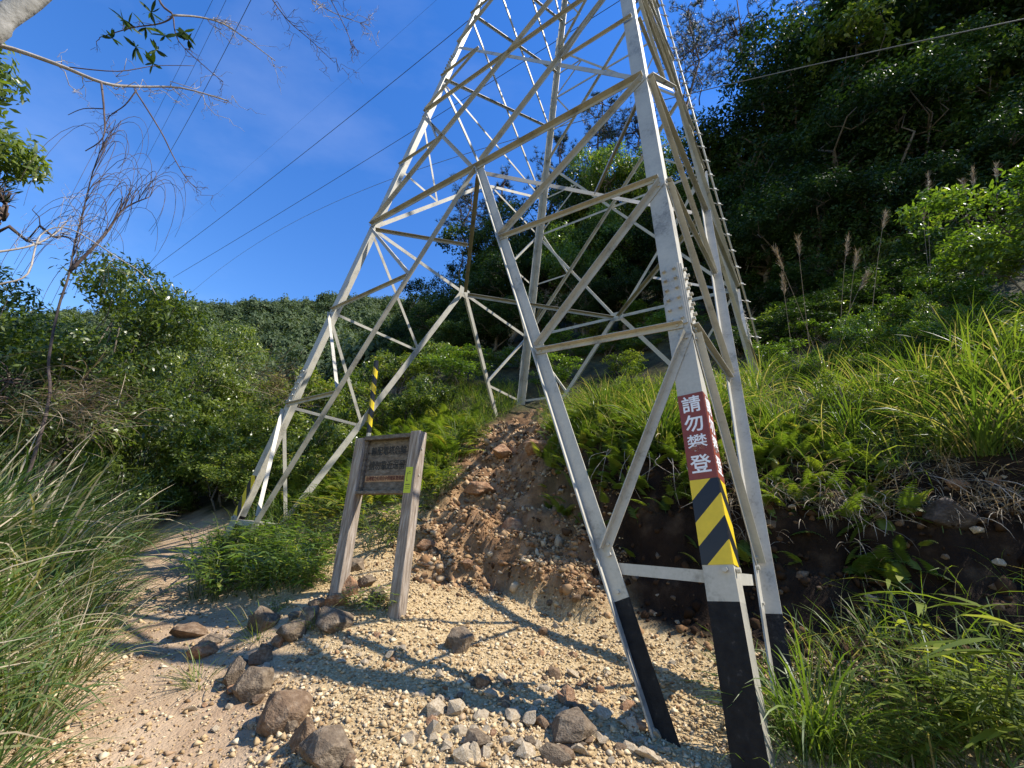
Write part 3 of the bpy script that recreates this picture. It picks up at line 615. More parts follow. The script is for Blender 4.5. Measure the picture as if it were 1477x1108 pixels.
for a_ in ((399, 1029, 78, 64, STONE_B, 'large rounded brown boulder at the corner of the stone edging', 3, 0.08),
           (433, 1062, 46, 58, STONE_B, 'upright brown wedge of rock leaning on the large rounded boulder'),
           (468, 1084, 96, 62, STONE_G, 'broad flat-topped grey rock holding gravel at the path edge', 6, 0.06),
           (357, 989, 58, 54, STONE_G, 'squarish grey-brown rock just above the rounded boulder'),
           (328, 973, 36, 52, STONE_G, 'narrow mossy rock behind the squarish edging rock'),
           (369, 952, 38, 30, STONE_B, 'small block of brown stone with a pale top in the edging'),
           (412, 913, 46, 46, STONE_G, 'cracked grey rock standing beside a dry grass tuft'),
           (373, 895, 52, 42, STONE_G, 'tilted greyish rock behind the dry grass tuft'),
           (262, 914, 56, 26, STONE_B, 'brick-like brown stone lying across the path edge'),
           (283, 940, 46, 26, STONE_R, 'low reddish stone half buried at the path edge'),
           (475, 896, 58, 40, STONE_G, 'dark shaded rock in front of the left sign post'),
           (440, 888, 40, 30, STONE_G, 'purple grey rock in the pile left of the sign'),
           (508, 812, 36, 30, STONE_G, 'topmost purple stone of the pile between the sign posts'),
           (498, 845, 34, 34, STONE_R, 'rusty stone in the middle of the pile between the sign posts'),
           (526, 838, 30, 24, STONE_G, 'small pinkish stone beside the right sign post pile'),
           (540, 858, 34, 24, STONE_G, 'flat dark stone at the foot of the pile between the posts'),
           (480, 868, 40, 24, STONE_R, 'reddish slab at the foot of the left sign post'),
           (664, 920, 48, 46, STONE_G, 'lone grey-brown angular boulder sitting on the gravel slope'),
           (830, 1055, 80, 46, STONE_G, 'large dark grey slab of rock among the pale stones'),
           (682, 1088, 24, 34, STONE_P, 'pale upright stone sticking out of the lower gravel'),
           (871, 1028, 34, 20, STONE_P, 'mossy pale stone beside the large dark slab'),
           (818, 1003, 24, 28, STONE_R, 'orange tinted stone above the large dark slab'),
           (612, 792, 30, 18, STONE_R, 'reddish stone at the bottom of the eroded gully'),
           (740, 752, 46, 30, STONE_R, 'pale earthy lump at the lip of the washed-out step'),
           (720, 655, 44, 26, STONE_R, 'rounded rust coloured rock high in the eroded gully'),
           (690, 700, 50, 26, STONE_R, 'broad rust coloured rock midway up the eroded gully'),
           (775, 640, 54, 26, STONE_R, 'flat pinkish ledge rock at the top of the eroded gully'),
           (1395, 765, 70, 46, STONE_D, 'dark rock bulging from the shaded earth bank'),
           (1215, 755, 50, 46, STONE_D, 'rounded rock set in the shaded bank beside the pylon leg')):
    boulder(*a_)
edge_px = np.array([(455, 872), (425, 890), (400, 925), (378, 938), (345, 955), (335, 1000), (372, 1012), (415, 1050), (450, 1095), (500, 1105), (300, 925)], float)
for i, (px, py) in enumerate(edge_px):
    o = boulder(px, py, rr.uniform(18, 34), rr.uniform(12, 22), (STONE_B, STONE_G, STONE_R)[i % 3], 'half-buried brown stone in the rough edging between trail and gravel', name='edging_stone', sub=3); o['group'] = 'edging stones between trail and gravel'
# loose stones, one object each
TINTS = ['pale'] * 6 + ['rust', 'grey', 'brown', 'pale']
def loose(n, region, smin, smax, label, group, kinds=TINTS, cat='stone', name='stone'):
    c = 0; tries = 0
    while c < n and tries < n * 12:
        tries += 1; px = rr.uniform(region[0], region[2]); py = rr.uniform(region[1], region[3]); P = hit(px, py)
        if P is None or P[1] > 14: continue
        k = kinds[int(rr.integers(len(kinds)))]; me = ROCKS[k][int(rr.integers(6))]
        s = rr.uniform(smin, smax) * (0.6 + 0.8 * rr.random() ** 2); o = link(name, me); o.location = (P[0], P[1], P[2] + s * 0.25)
        o.scale = (s * rr.uniform(.8, 1.25), s * rr.uniform(.7, 1.1), s * rr.uniform(.5, .8)); o.rotation_euler = (rr.uniform(-.4, .4), rr.uniform(-.4, .4), rr.uniform(0, 6.28))
        tag(o, label, cat, group); c += 1
G1 = 'loose stones on the gravel apron'
loose(140, (590, 970, 960, 1105), .034, .07, 'fist-sized pale stone in the band of loose stones below the gravel slope', G1)
loose(34, (420, 900, 590, 965), .025, .05, 'small pale stone scattered below the wooden sign', 'small stones below the sign')
loose(30, (250, 930, 430, 1060), .022, .045, 'small stone lying along the rock edging of the path', 'small stones along the path edging')
loose(40, (600, 690, 820, 830), .03, .075, 'earthy stone lying in the eroded gully', 'stones in the eroded gully', ['rust', 'rust', 'brown', 'pale'])
loose(40, (780, 780, 1000, 960), .03, .06, 'stone at the foot of the cut bank behind the pylon brace', 'stones at the foot of the bank', ['brown', 'pale', 'grey', 'rust'])
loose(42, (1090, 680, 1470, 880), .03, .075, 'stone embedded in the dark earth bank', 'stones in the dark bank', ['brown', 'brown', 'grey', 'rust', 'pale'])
# gravel: real chips, too many to count
def gravel():
    n0 = 135000; x = rr.uniform(-4.2, 3.4, n0); y = 1.6 + 6.2 * rr.random(n0) ** 1.4
    pd_, _, _ = seg_dist(PATH, x, y); dc = cliff_d(x, y); nz_ = fbm(x * 1.2, y * 1.2, 91, 3)
    pth = (pd_ < 0.95) & (rr.random(n0) < 0.30 + 0.5 * (nz_ > 0.05)); ap = (x > -1.55 - 0.28 * (y - 4)) & (dc < np.where(x > 1.2, -1.1, -0.45)) & (x < 3.0) & (rr.random(n0) < 0.95)
    gl_ = (gully(x, y) > .4) | (scarp(x, y) > .05); kp = ((pth | ap) & (y < 7.6)) | (gl_ & (rr.random(n0) < .9)); x, y = x[kp], y[kp]; dist = np.hypot(x, y); kp = rr.random(len(x)) < np.clip(9.0 / (dist ** 2) + 0.35, 0, 1); x, y = x[kp], y[kp]
    z = gz(x, y); n = len(x); rd = np.clip(gully(x, y) + scarp(x, y) * 4, 0, 1); s = (1 + 1.2 * rd * (rr.random(n) < .35)) * (0.0045 + 0.008 * rr.random(n) ** 2 + 0.022 * rr.random(n) ** 9)
    V0 = np.array([(1, 0, 0), (-.4, .9, 0), (-.6, -.8, .1), (.35, .15, .8), (-.5, .1, .65), (0, 0, -.7)], float); F0 = np.array([(0, 1, 3), (1, 4, 3), (1, 2, 4), (2, 3, 4), (2, 0, 3), (0, 5, 1), (1, 5, 2), (2, 5, 0)])
    V = V0[None] * (1 + 0.35 * rr.normal(size=(n, 6, 3))) * s[:, None, None]; V[..., 2] *= 0.75
    a = rr.uniform(0, 6.28, n); c, s_ = np.cos(a)[:, None], np.sin(a)[:, None]; vx = V[..., 0] * c - V[..., 1] * s_; vy = V[..., 0] * s_ + V[..., 1] * c
    V = np.stack([vx + x[:, None], vy + y[:, None], V[..., 2] + z[:, None] + 0.25 * s[:, None]], -1)
    F = (F0[None] + 6 * np.arange(n)[:, None, None]).reshape(-1, 3); var = np.repeat(np.where(rr.random(n) < rd * .8, np.where(rr.random(n) < .5, 1.0, .08), rr.random(n)), 6)
    me = np_mesh('gravel', V.reshape(-1, 3), F, var=var)
    m, nn, o = new_mat('gravel_chips'); p = N(nn, 'ShaderNodeBsdfPrincipled', Roughness=0.9); p.inputs['Specular IOR Level'].default_value = 0.15
    a_ = N(nn, 'ShaderNodeAttribute', attribute_name='var'); r = ramp(nn, [(0.0, (0.24, 0.145, 0.068)), (0.3, (0.40, 0.28, 0.145)), (0.65, (0.52, 0.39, 0.215)), (0.9, (0.64, 0.53, 0.35)), (1.0, (0.30, 0.175, 0.09))])
    nn.links.new(a_.outputs['Fac'], r.inputs[0]); nn.links.new(r.outputs[0], p.inputs['Base Color']); nn.links.new(p.outputs[0], o.inputs[0])
    o = link('gravel', me, None, m); tag(o, 'tan angular gravel strewn over the trail and slope', 'gravel', kind='stuff')
gravel()
def clods():
    """crumbling lumps of soil over the gully, the scarp and the bank"""
    V0, F0 = ICO[1]; n0 = 26000; x = rr.uniform(-1.4, 5.5, n0); y = rr.uniform(2.6, 10.8, n0); dc = cliff_d(x, y); a = np.maximum(np.maximum(gully(x, y), np.clip(scarp(x, y) * 5, 0, 1)), ((dc > -1.15) & (dc < .05) & (x > .5)) * .55)
    k = rr.random(n0) < a * .8; x, y = x[k], y[k]; z = gz(x, y); n = len(x); s = .012 + .03 * rr.random(n) ** 3 + .05 * rr.random(n) ** 14
    V = V0[None] * (1 + .28 * rr.normal(size=(n, len(V0), 1))) * s[:, None, None] * rr.uniform(.6, 1.2, (n, 1, 3)) + np.stack([x, y, z + .1 * s], -1)[:, None]
    F = (F0[None] + len(V0) * np.arange(n)[:, None, None]).reshape(-1, 3); dk = (cliff_d(x, y) > -1.05) & (x > 1.0)  # clods on the bank darkened to match its painted shade
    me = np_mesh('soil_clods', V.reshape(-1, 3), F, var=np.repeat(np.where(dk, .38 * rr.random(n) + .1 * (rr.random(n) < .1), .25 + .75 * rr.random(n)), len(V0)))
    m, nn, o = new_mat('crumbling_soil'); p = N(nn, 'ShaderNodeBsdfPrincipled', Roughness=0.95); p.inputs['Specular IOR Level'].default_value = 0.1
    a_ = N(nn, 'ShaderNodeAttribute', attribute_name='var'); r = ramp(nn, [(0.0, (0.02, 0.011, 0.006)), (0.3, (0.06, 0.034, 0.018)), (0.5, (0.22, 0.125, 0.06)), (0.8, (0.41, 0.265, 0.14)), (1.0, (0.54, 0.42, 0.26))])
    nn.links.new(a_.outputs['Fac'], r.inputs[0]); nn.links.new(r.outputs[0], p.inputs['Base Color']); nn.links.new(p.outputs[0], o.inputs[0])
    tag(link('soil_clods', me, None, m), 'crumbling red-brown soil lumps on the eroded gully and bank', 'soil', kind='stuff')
clods()

# ------------------------------------------------------------------ plants: geometry makers
class Veg:
    def __init__(s): s.V = []; s.F = []; s.var = []; s.n = 0
    def add(s, V, F, var): s.V.append(V.reshape(-1, 3)); s.F.append(F + s.n); s.n += V.reshape(-1, 3).shape[0]; s.var.append(var)
    def strips(s, C, S, W, prof, var):
        """C (n,k,3) centre lines, S (n,k,3) or (n,1,3) side vectors, W (n,)"""
        n, k, _ = C.shape; hw = W[:, None] * np.asarray(prof)[None] / 2; V = np.stack([C - S * hw[..., None], C + S * hw[..., None]], 2)
        i = np.arange(k - 1); q = np.stack([2 * i, 2 * i + 1, 2 * i + 3, 2 * i + 2], 1); F = (q[None] + (2 * k) * np.arange(n)[:, None, None]).reshape(-1, 4)
        s.add(V, F, np.repeat(var, 2 * k))
    def leaves(s, P, D, Nn, L, W, var, droop=0.25, prof=(0.2, 1.0, 0.08)):
        """simple leaves: base P, direction D, face normal about Nn"""
        n = len(P); k = len(prof); t = np.linspace(0, 1, k); S = np.cross(Nn, D); S /= np.linalg.norm(S, axis=1)[:, None] + 1e-9
        up = np.cross(D, S); C = P[:, None] + D[:, None] * (L[:, None, None] * t[None, :, None]) - up[:, None] * ((droop * L)[:, None, None] * (t ** 2)[None, :, None])
        s.strips(C, S[:, None], W, prof, var)
    def blades(s, P, az, el, bend, L, W, var, k=6, prof=None, power=1.3):
        n = len(P); t = np.linspace(0, 1, k); e = el[:, None] - bend[:, None] * t[None] ** power
        d = np.stack([np.cos(az)[:, None] * np.cos(e), np.sin(az)[:, None] * np.cos(e), np.sin(e)], -1); st = d[:, :-1] * (L / (k - 1))[:, None, None]
        C = np.concatenate([P[:, None], P[:, None] + np.cumsum(st, 1)], 1); tw = np.random.default_rng(3).uniform(-.9, .9, n)
        S = np.stack([-np.sin(az), np.cos(az), np.zeros(n)], -1); S = S * np.cos(tw)[:, None] + np.array([0, 0, 1.0]) * np.sin(tw)[:, None]
        s.strips(C, S[:, None], W, prof if prof is not None else np.interp(t, [0, .25, .6, .85, 1], [.7, 1, .85, .5, .04]), var); return C, d
    def fronds(s, P, az, el, bend, L, Wd, var, pairs=16, k=9):
        """fern fronds: rachis plus paired leaflets"""
        n = len(P); t = np.linspace(0, 1, k); e = el[:, None] - bend[:, None] * t[None] ** 1.2
        d = np.stack([np.cos(az)[:, None] * np.cos(e), np.sin(az)[:, None] * np.cos(e), np.sin(e)], -1); C = np.concatenate([P[:, None], P[:, None] + np.cumsum(d[:, :-1] * (L / (k - 1))[:, None, None], 1)], 1)
        S = np.stack([-np.sin(az), np.cos(az), np.zeros(n)], -1); s.strips(C, S[:, None], np.full(n, 0.006), np.linspace(1, .3, k), var * 0.5)
        tt = np.linspace(0.14, 0.98, pairs); idx = tt * (k - 1); i0 = np.minimum(idx.astype(int), k - 2); f = idx - i0
        Q = C[:, i0] * (1 - f)[None, :, None] + C[:, i0 + 1] * f[None, :, None]; T = d[:, i0]
        ln = np.interp(tt, [0, .3, 1], [.75, 1.0, .12])
        for sd in (-1, 1):
            dd = S[:, None] * sd * 0.88 + T * 0.45; dd = dd - np.array([0, 0, 1.0]) * 0.12; dd /= np.linalg.norm(dd, axis=2)[..., None]; nn_ = np.cross(dd, T) * (-sd) + 1e-6
            l = (Wd[:, None] * ln[None]).ravel(); m = n * pairs
            s.leaves(Q.reshape(m, 3), dd.reshape(m, 3), nn_.reshape(m, 3), l, l * 0.26 + 0.004, np.repeat(var, pairs), droop=0.18, prof=(0.9, 0.8, 0.08))
    def mesh(s, name): return np_mesh(name, np.concatenate(s.V), np.concatenate(s.F), var=np.concatenate(s.var))
def rdir(rng, n):
    v = rng.normal(size=(n, 3)); return v / np.linalg.norm(v, axis=1)[:, None]
def clump_leaves(vg, C, outw, rng, per, rad, L, Wr, spread=0.9, v0=0.0, v1=1.0):
    """leaves round clump centres C facing about outw"""
    n = len(C); m = n * per; P = np.repeat(C, per, 0) + rdir(rng, m) * (rad * rng.random(m) ** 0.5)[:, None] * np.array([1, 1, .75]); o = np.repeat(outw, per, 0)
    nn_ = o * 0.6 + np.array([0, 0, .55]) + rdir(rng, m) * spread; nn_ /= np.linalg.norm(nn_, axis=1)[:, None]; D = np.cross(nn_, rdir(rng, m)); D /= np.linalg.norm(D, axis=1)[:, None] + 1e-9
    cv = np.repeat(rng.random(n), per); var = np.clip(v0 + (v1 - v0) * (0.55 * cv + 0.45 * rng.random(m)), 0, 1); l = L * rng.uniform(.7, 1.25, m)
    vg.leaves(P, D, nn_, l, l * Wr, var)
BARK = noise_mat('grey_brown_bark', [(0.3, (0.07, 0.055, 0.04)), (0.55, (0.15, 0.125, 0.095)), (0.8, (0.27, 0.24, 0.20))], scale=6, rough=0.9, bump=0.6, stretch=(4, 4, 1))
BARKL = noise_mat('pale_lichen_bark', [(0.3, (0.14, 0.13, 0.11)), (0.5, (0.24, 0.23, 0.20)), (0.75, (0.36, 0.345, 0.31))], scale=9, rough=0.9, bump=0.5, stretch=(1, 1, 1))
BARKD = noise_mat('dead_dark_twig', [(0.3, (0.06, 0.04, 0.035)), (0.6, (0.13, 0.095, 0.08)), (0.8, (0.22, 0.18, 0.16))], scale=9, rough=0.9, bump=0.3)
BARKW = noise_mat('bleached_dead_wood', [(0.3, (0.24, 0.20, 0.16)), (0.6, (0.42, 0.37, 0.31)), (0.8, (0.58, 0.53, 0.47))], scale=9, rough=0.9, bump=0.3)
def curve_pts(a, b, rng, wob=0.08, k=6, sag=0.0):
    a = np.asarray(a, float); b = np.asarray(b, float); t = np.linspace(0, 1, k)[:, None]; L = np.linalg.norm(b - a); o = rng.normal(size=(k, 3)) * wob * L * (t * (1 - t) * 4); P = a + (b - a) * t + o; P[:, 2] += sag * L * (4 * t * (1 - t))[:, 0]; return P
def broadleaf(seed, H, R, zc, nl, clumps, per, L, Wr=0.45, trunk_r=0.12, stems=1, rough_lobes=0.42, low=0.25):
    """tree of height H: crown of uneven lobes, radius R, starting at height zc; returns trunk and crown meshes"""
    rng = np.random.default_rng(seed); vg = Veg(); tb = MB(); ch = (H - zc) / 2; cc = np.array([0, 0, zc + ch])
    lob = []
    for i in range(nl):
        d = rdir(rng, 1)[0]; d[2] = d[2] * 0.9 + 0.1; q = rng.uniform(.45, .82); lob.append((cc + d * np.array([R, R, ch]) * q, rng.uniform(.26, rough_lobes) * (R + ch) / 2 * (1.15 - 0.3 * q)))
    lob.append((cc, 0.42 * (R + ch) / 2)); per_l = max(1, clumps // len(lob))
    for c, r in lob:
        d = rdir(rng, per_l); d[:, 2] = np.abs(d[:, 2]) * 0.9 + d[:, 2] * 0.1 - low; d /= np.linalg.norm(d, axis=1)[:, None]; C = c + d * r * rng.uniform(.72, 1.12, per_l)[:, None]
        clump_leaves(vg, C, d, rng, per, 0.21 * r + L, L, Wr)
    for s in range(stems):
        a0 = rng.uniform(0, 6.28); b = np.array([math.cos(a0) * .12 * stems * R * .3, math.sin(a0) * .12 * stems * R * .3, -0.4]); top = np.array([rng.uniform(-.2, .2) * R, rng.uniform(-.2, .2) * R, H * .72])
        P = curve_pts(b, top, rng, 0.05, 8); tb.tube(P, np.linspace(trunk_r, trunk_r * .25, 8), 7)
        for c, r in lob[s::stems]:
            j = int(rng.integers(2, 6)); tb.tube(curve_pts(P[j], c, rng, 0.09, 6, 0.05), np.linspace(trunk_r * .45, trunk_r * .08, 6), 5)
            for _ in range(3): e = c + rdir(rng, 1)[0] * r * .9; tb.tube(curve_pts(c * .8 + P[j] * .2, e, rng, 0.1, 4), np.linspace(trunk_r * .15, trunk_r * .04, 4), 4)
    return tb.mesh('trunk', True), vg.mesh('crown')
def plant(name, meshes, mats, loc_, rz=0.0, s=1.0, sz=None, parts=('trunk', 'crown'), label=None, cat='tree', group=None, tilt=(0, 0)):
    r = empty(name, loc_); r.rotation_euler = (tilt[0], tilt[1], rz); r.scale = (s, s, sz or s)
    for p, me, m in zip(parts, meshes, mats):
        if not me.materials: me.materials.append(m)
        c_ = link(p, me, r); c_.material_slots[0].link = 'OBJECT'; c_.material_slots[0].material = m
    return tag(r, label, cat, group)

LEAF_DARK = leaf_mat('dark_evergreen_leaf', [(0.0, (0.012, 0.026, 0.008)), (0.45, (0.028, 0.056, 0.014)), (0.8, (0.055, 0.095, 0.022)), (1.0, (0.105, 0.145, 0.034))], trans=0.30, rough=0.55, spec=0.22, rand=0.5)
LEAF_MID = leaf_mat('mid_green_glossy_leaf', [(0.0, (0.05, 0.078, 0.016)), (0.45, (0.118, 0.162, 0.030)), (0.8, (0.205, 0.25, 0.046)), (1.0, (0.31, 0.32, 0.085))], trans=0.40, rough=0.32, spec=0.55)
LEAF_LIME = leaf_mat('fresh_yellow_green_leaf', [(0.0, (0.045, 0.09, 0.014)), (0.45, (0.10, 0.165, 0.024)), (0.8, (0.17, 0.24, 0.036)), (1.0, (0.30, 0.31, 0.06))], trans=0.42, rough=0.36, spec=0.5)
LEAF_FERN = leaf_mat("fern_green", [(0.0, (0.045, 0.075, 0.013)), (0.4, (0.11, 0.16, 0.024)), (0.8, (0.20, 0.235, 0.036)), (1.0, (0.30, 0.24, 0.07))], trans=0.42, rough=0.5)
GRASS_G = leaf_mat('green_grass_blade', [(0.0, (0.045, 0.085, 0.016)), (0.5, (0.12, 0.18, 0.030)), (0.8, (0.20, 0.245, 0.045)), (0.9, (0.28, 0.23, 0.11)), (1.0, (0.42, 0.34, 0.20))], trans=0.40, rough=0.45)
GRASS_D = leaf_mat('straw_and_green_grass', [(0.0, (0.04, 0.085, 0.02)), (0.4, (0.10, 0.16, 0.035)), (0.65, (0.18, 0.21, 0.06)), (0.75, (0.32, 0.26, 0.15)), (1.0, (0.52, 0.43, 0.29))], trans=0.30, rough=0.55)
PINE = leaf_mat('pine_needle', [(0.0, (0.010, 0.024, 0.010)), (0.6, (0.03, 0.055, 0.022)), (1.0, (0.07, 0.10, 0.04))], trans=0.15, rough=0.5)
HAZEG = leaf_mat('distant_forest_green', [(0.0, (0.035, 0.058, 0.028)), (0.5, (0.08, 0.112, 0.048)), (1.0, (0.14, 0.17, 0.075))], trans=0.25, rough=0.7, spec=0.2, rand=0.5)
STRAW = leaf_mat('dry_straw', [(0.0, (0.16, 0.11, 0.06)), (0.5, (0.30, 0.23, 0.14)), (1.0, (0.46, 0.38, 0.26))], trans=0.3, rough=0.6, tcol=(1.1, 1.0, .8))

# ------------------------------------------------------------------ woodland on the right-hand hillside
TREES = [broadleaf(101 + i, h, r, z, nl, cl, 28, .135, .5, .16) for i, (h, r, z, nl, cl) in enumerate(((9.5, 3.0, 1.6, 14, 760), (8.0, 3.2, 1.0, 13, 740), (11.0, 2.7, 2.2, 15, 760), (6.2, 2.6, .5, 12, 600)))]
SHRUB = [broadleaf(151 + i, h, r, z, nl, cl, 24, l, .45, .03, 3) for i, (h, r, z, nl, cl, l) in enumerate(((1.9, 1.2, .1, 8, 150, .085), (1.4, 1.0, .05, 7, 130, .075), (2.6, 1.4, .2, 9, 180, .095)))]
ft = np.random.default_rng(5)
def forest_tree(px, py, Yd, k, s, label='unseen dark evergreen added right of view to shade the hillside wood', group='trees of the shaded hillside wood', mat=None, name='forest_tree'):
    """px,py: about where the crown's top shows, Yd: distance"""
    T = at(px, py, Yd); z0 = g1(T[0], T[1]); H = T[2] - z0; base = (9.5, 8.0, 11.0, 6.2)[k]; sz = min(max(H / base, 0.45), 1.9)
    return plant(name, TREES[k], (BARK, mat or LEAF_DARK), (T[0], T[1], z0), ft.uniform(0, 6.28), s * (0.6 * sz + 0.4), sz, label=label, group=group)
for px, py, Yd, k, s in ((1065, 150, 19, 0, 1.1), (1120, 90, 18, 2, 1.2), (1175, 48, 17, 1, 1.3), (1250, 10, 17, 0, 1.3), (1330, -40, 16, 2, 1.3), (1420, -70, 15, 0, 1.3), (1500, -60, 13, 1, 1.2),
                         (1030, 235, 20, 1, 1.0), (1070, 240, 16, 3, 1.1), (1130, 200, 15, 1, 1.1), (1200, 150, 14, 0, 1.1), (1280, 120, 13.5, 1, 1.2), (1360, 90, 13, 0, 1.1), (1450, 60, 12, 1, 1.1), (1540, 80, 10.5, 0, 1.1),
                         (1040, 330, 15, 3, .9), (1095, 300, 13.5, 3, 1.0), (1160, 270, 12.5, 1, .9), (1240, 250, 12, 3, 1.0), (1320, 220, 11.5, 1, .9), (1400, 190, 10.8, 3, 1.0), (1480, 180, 10, 1, .9),
                         (960, 240, 24, 0, 1.1), (905, 260, 26, 1, 1.1), (860, 250, 25, 2, 1.0), (800, 270, 27, 1, 1.1), (745, 300, 28, 0, 1.0), (700, 345, 30, 3, 1.2), (650, 385, 32, 1, 1.0), (610, 415, 34, 3, 1.1), (575, 440, 36, 1, .9),
                         (985, 320, 19, 1, 1.0), (930, 330, 20, 3, 1.1), (870, 330, 21, 1, 1.0), (810, 350, 22, 0, 1.0), (755, 370, 23, 3, 1.1), (700, 400, 25, 1, 1.0), (650, 430, 27, 3, 1.0), (600, 455, 29, 1, .9),
                         (970, 390, 15.5, 3, .8), (905, 400, 16.5, 3, .9), (845, 410, 17, 1, .7), (780, 420, 18, 3, .9), (720, 440, 19, 3, .9), (660, 465, 20, 3, .9), (610, 485, 22, 3, .9)):
    if px < 1000: forest_tree(px, py, Yd, k, s, 'dark evergreen tree of the wood seen through the pylon lattice', 'trees of the wood behind the pylon')
    elif Yd >= 15 and py < 160: forest_tree(px, py, Yd, k, s, 'tall dark evergreen on the crest of the steep wooded hillside', 'trees on the crest of the wooded hillside')
    elif py >= 180: forest_tree(px, py, Yd, k, s, 'dark evergreen at the lower edge of the wood above the plumed grass', 'trees at the lower edge of the wood')
    else: forest_tree(px, py, Yd, k, s)
for px, py, Yd in ((880, 215, 23), (950, 195, 22), (840, 290, 20)):
    forest_tree(px, py, Yd, 1, .8, 'yellow-green leafy tree catching the sun behind the pylon', 'sunlit trees behind the pylon', LEAF_LIME, 'sunlit_tree')
forest_tree(1190, 62, 16.2, 3, 1.3, 'bright-topped round evergreen standing out above the dark hillside wood', None, LEAF_MID, 'evergreen_tree')
# unseen trees continuing the wood to the right, added to shade it
for x, y, k, s in ((19, 12, 0, .9), (24, 14, 1, 1.0), (17, 15, 2, 1.0), (23, 20, 0, 1.2), (28, 12, 1, 1.0), (20, 17, 1, 1.2)):
    plant('forest_tree', TREES[k], (BARK, LEAF_DARK), (x, y, g1(x, y)), ft.uniform(0, 6), s, label='unseen dark evergreen added right of view to shade the hillside wood', group='trees of the shaded hillside wood')

# pines on the skyline
def pine(seed, H, tufts, spread, lean=0.0, fmin=.42, absl=None):
    rng = np.random.default_rng(seed); tb = MB(); vg = Veg(); top = np.array([lean * H, 0, H]); P = curve_pts((0, 0, -.4), top, rng, 0.03, 10); tb.tube(P, np.linspace(.13, .03, 10), 6); tips = []
    for i in range(26):
        f = rng.uniform(fmin, 1.0); b = P[0] + (top - P[0]) * f + (P[int(f * 9)] - (P[0] + (top - P[0]) * int(f * 9) / 9)); an = rng.uniform(0, 6.28); l = spread * H * (1.15 - f) * rng.uniform(.6, 1.1) + .35
        if absl: l = absl * rng.uniform(.35, 1.0) * (1.25 - .8 * (f - fmin) / (1 - fmin))
        e = b + np.array([math.cos(an) * l, math.sin(an) * l, l * rng.uniform(.05, .5)]); Q = curve_pts(b, e, rng, 0.10, 6); tb.tube(Q, np.linspace(.035, .012, 6), 4)
        for j in range(2, 6):
            for _ in range(3):
                e2 = Q[j] + rdir(rng, 1)[0] * np.array([1, 1, .6]) * l * .32 + np.array([0, 0, .12]); tb.tube(curve_pts(Q[j], e2, rng, .12, 4), np.linspace(.012, .005, 4), 3); tips += [e2, (e2 + Q[j]) / 2]
    tips = np.array(tips); tips = tips[rng.permutation(len(tips))[:tufts]]; m = len(tips) * 20; Pn = np.repeat(tips, 20, 0); D = rdir(rng, m); D[:, 2] = np.abs(D[:, 2]) * .7 + .1; D /= np.linalg.norm(D, axis=1)[:, None]
    vg.leaves(Pn, D, rdir(rng, m), rng.uniform(.12, .22, m), np.full(m, .013), rng.random(m), .1, (1, .9, .2)); return tb.mesh('trunk', True), vg.mesh('crown')
PINES = [pine(201, 13.0, 560, .4, .05, .58, 2.9), pine(202, 9.0, 520, .26, -.03), pine(203, 11.0, 480, .44, .08, .55, 2.5)]
for px, py, Yd, k, lab in ((1075, 5, 24, 0, 'open-crowned pine with crooked branches on the skyline beside the dark wood'), (1000, -10, 26, 2, 'pine rising behind the right side of the pylon'), (1190, -20, 25, 0, 'pine silhouetted above the bright-topped evergreen'),
                          (690, 292, 33, 2, 'small lone pine seen through the lower bay of the pylon'), (805, 195, 28, 1, 'tall dense pine behind the far pylon leg'), (862, 140, 27, 1, 'tallest slender pine behind the pylon with its tip above the wood'), (730, 260, 30, 1, 'dark pine beside the lone pine behind the pylon'), (930, 165, 27, 0, 'wispy pine between the yellow-green trees and the near pylon leg')):
    T = at(px, py, Yd); z0 = g1(T[0], T[1]); H = T[2] - z0; s = H / (13.0, 9.0, 11.0)[k]; plant('pine_tree', PINES[k], (BARKD, PINE), (T[0], T[1], z0), ft.uniform(0, 6.28), max(min(s, 1.5), .7), s, label=lab)

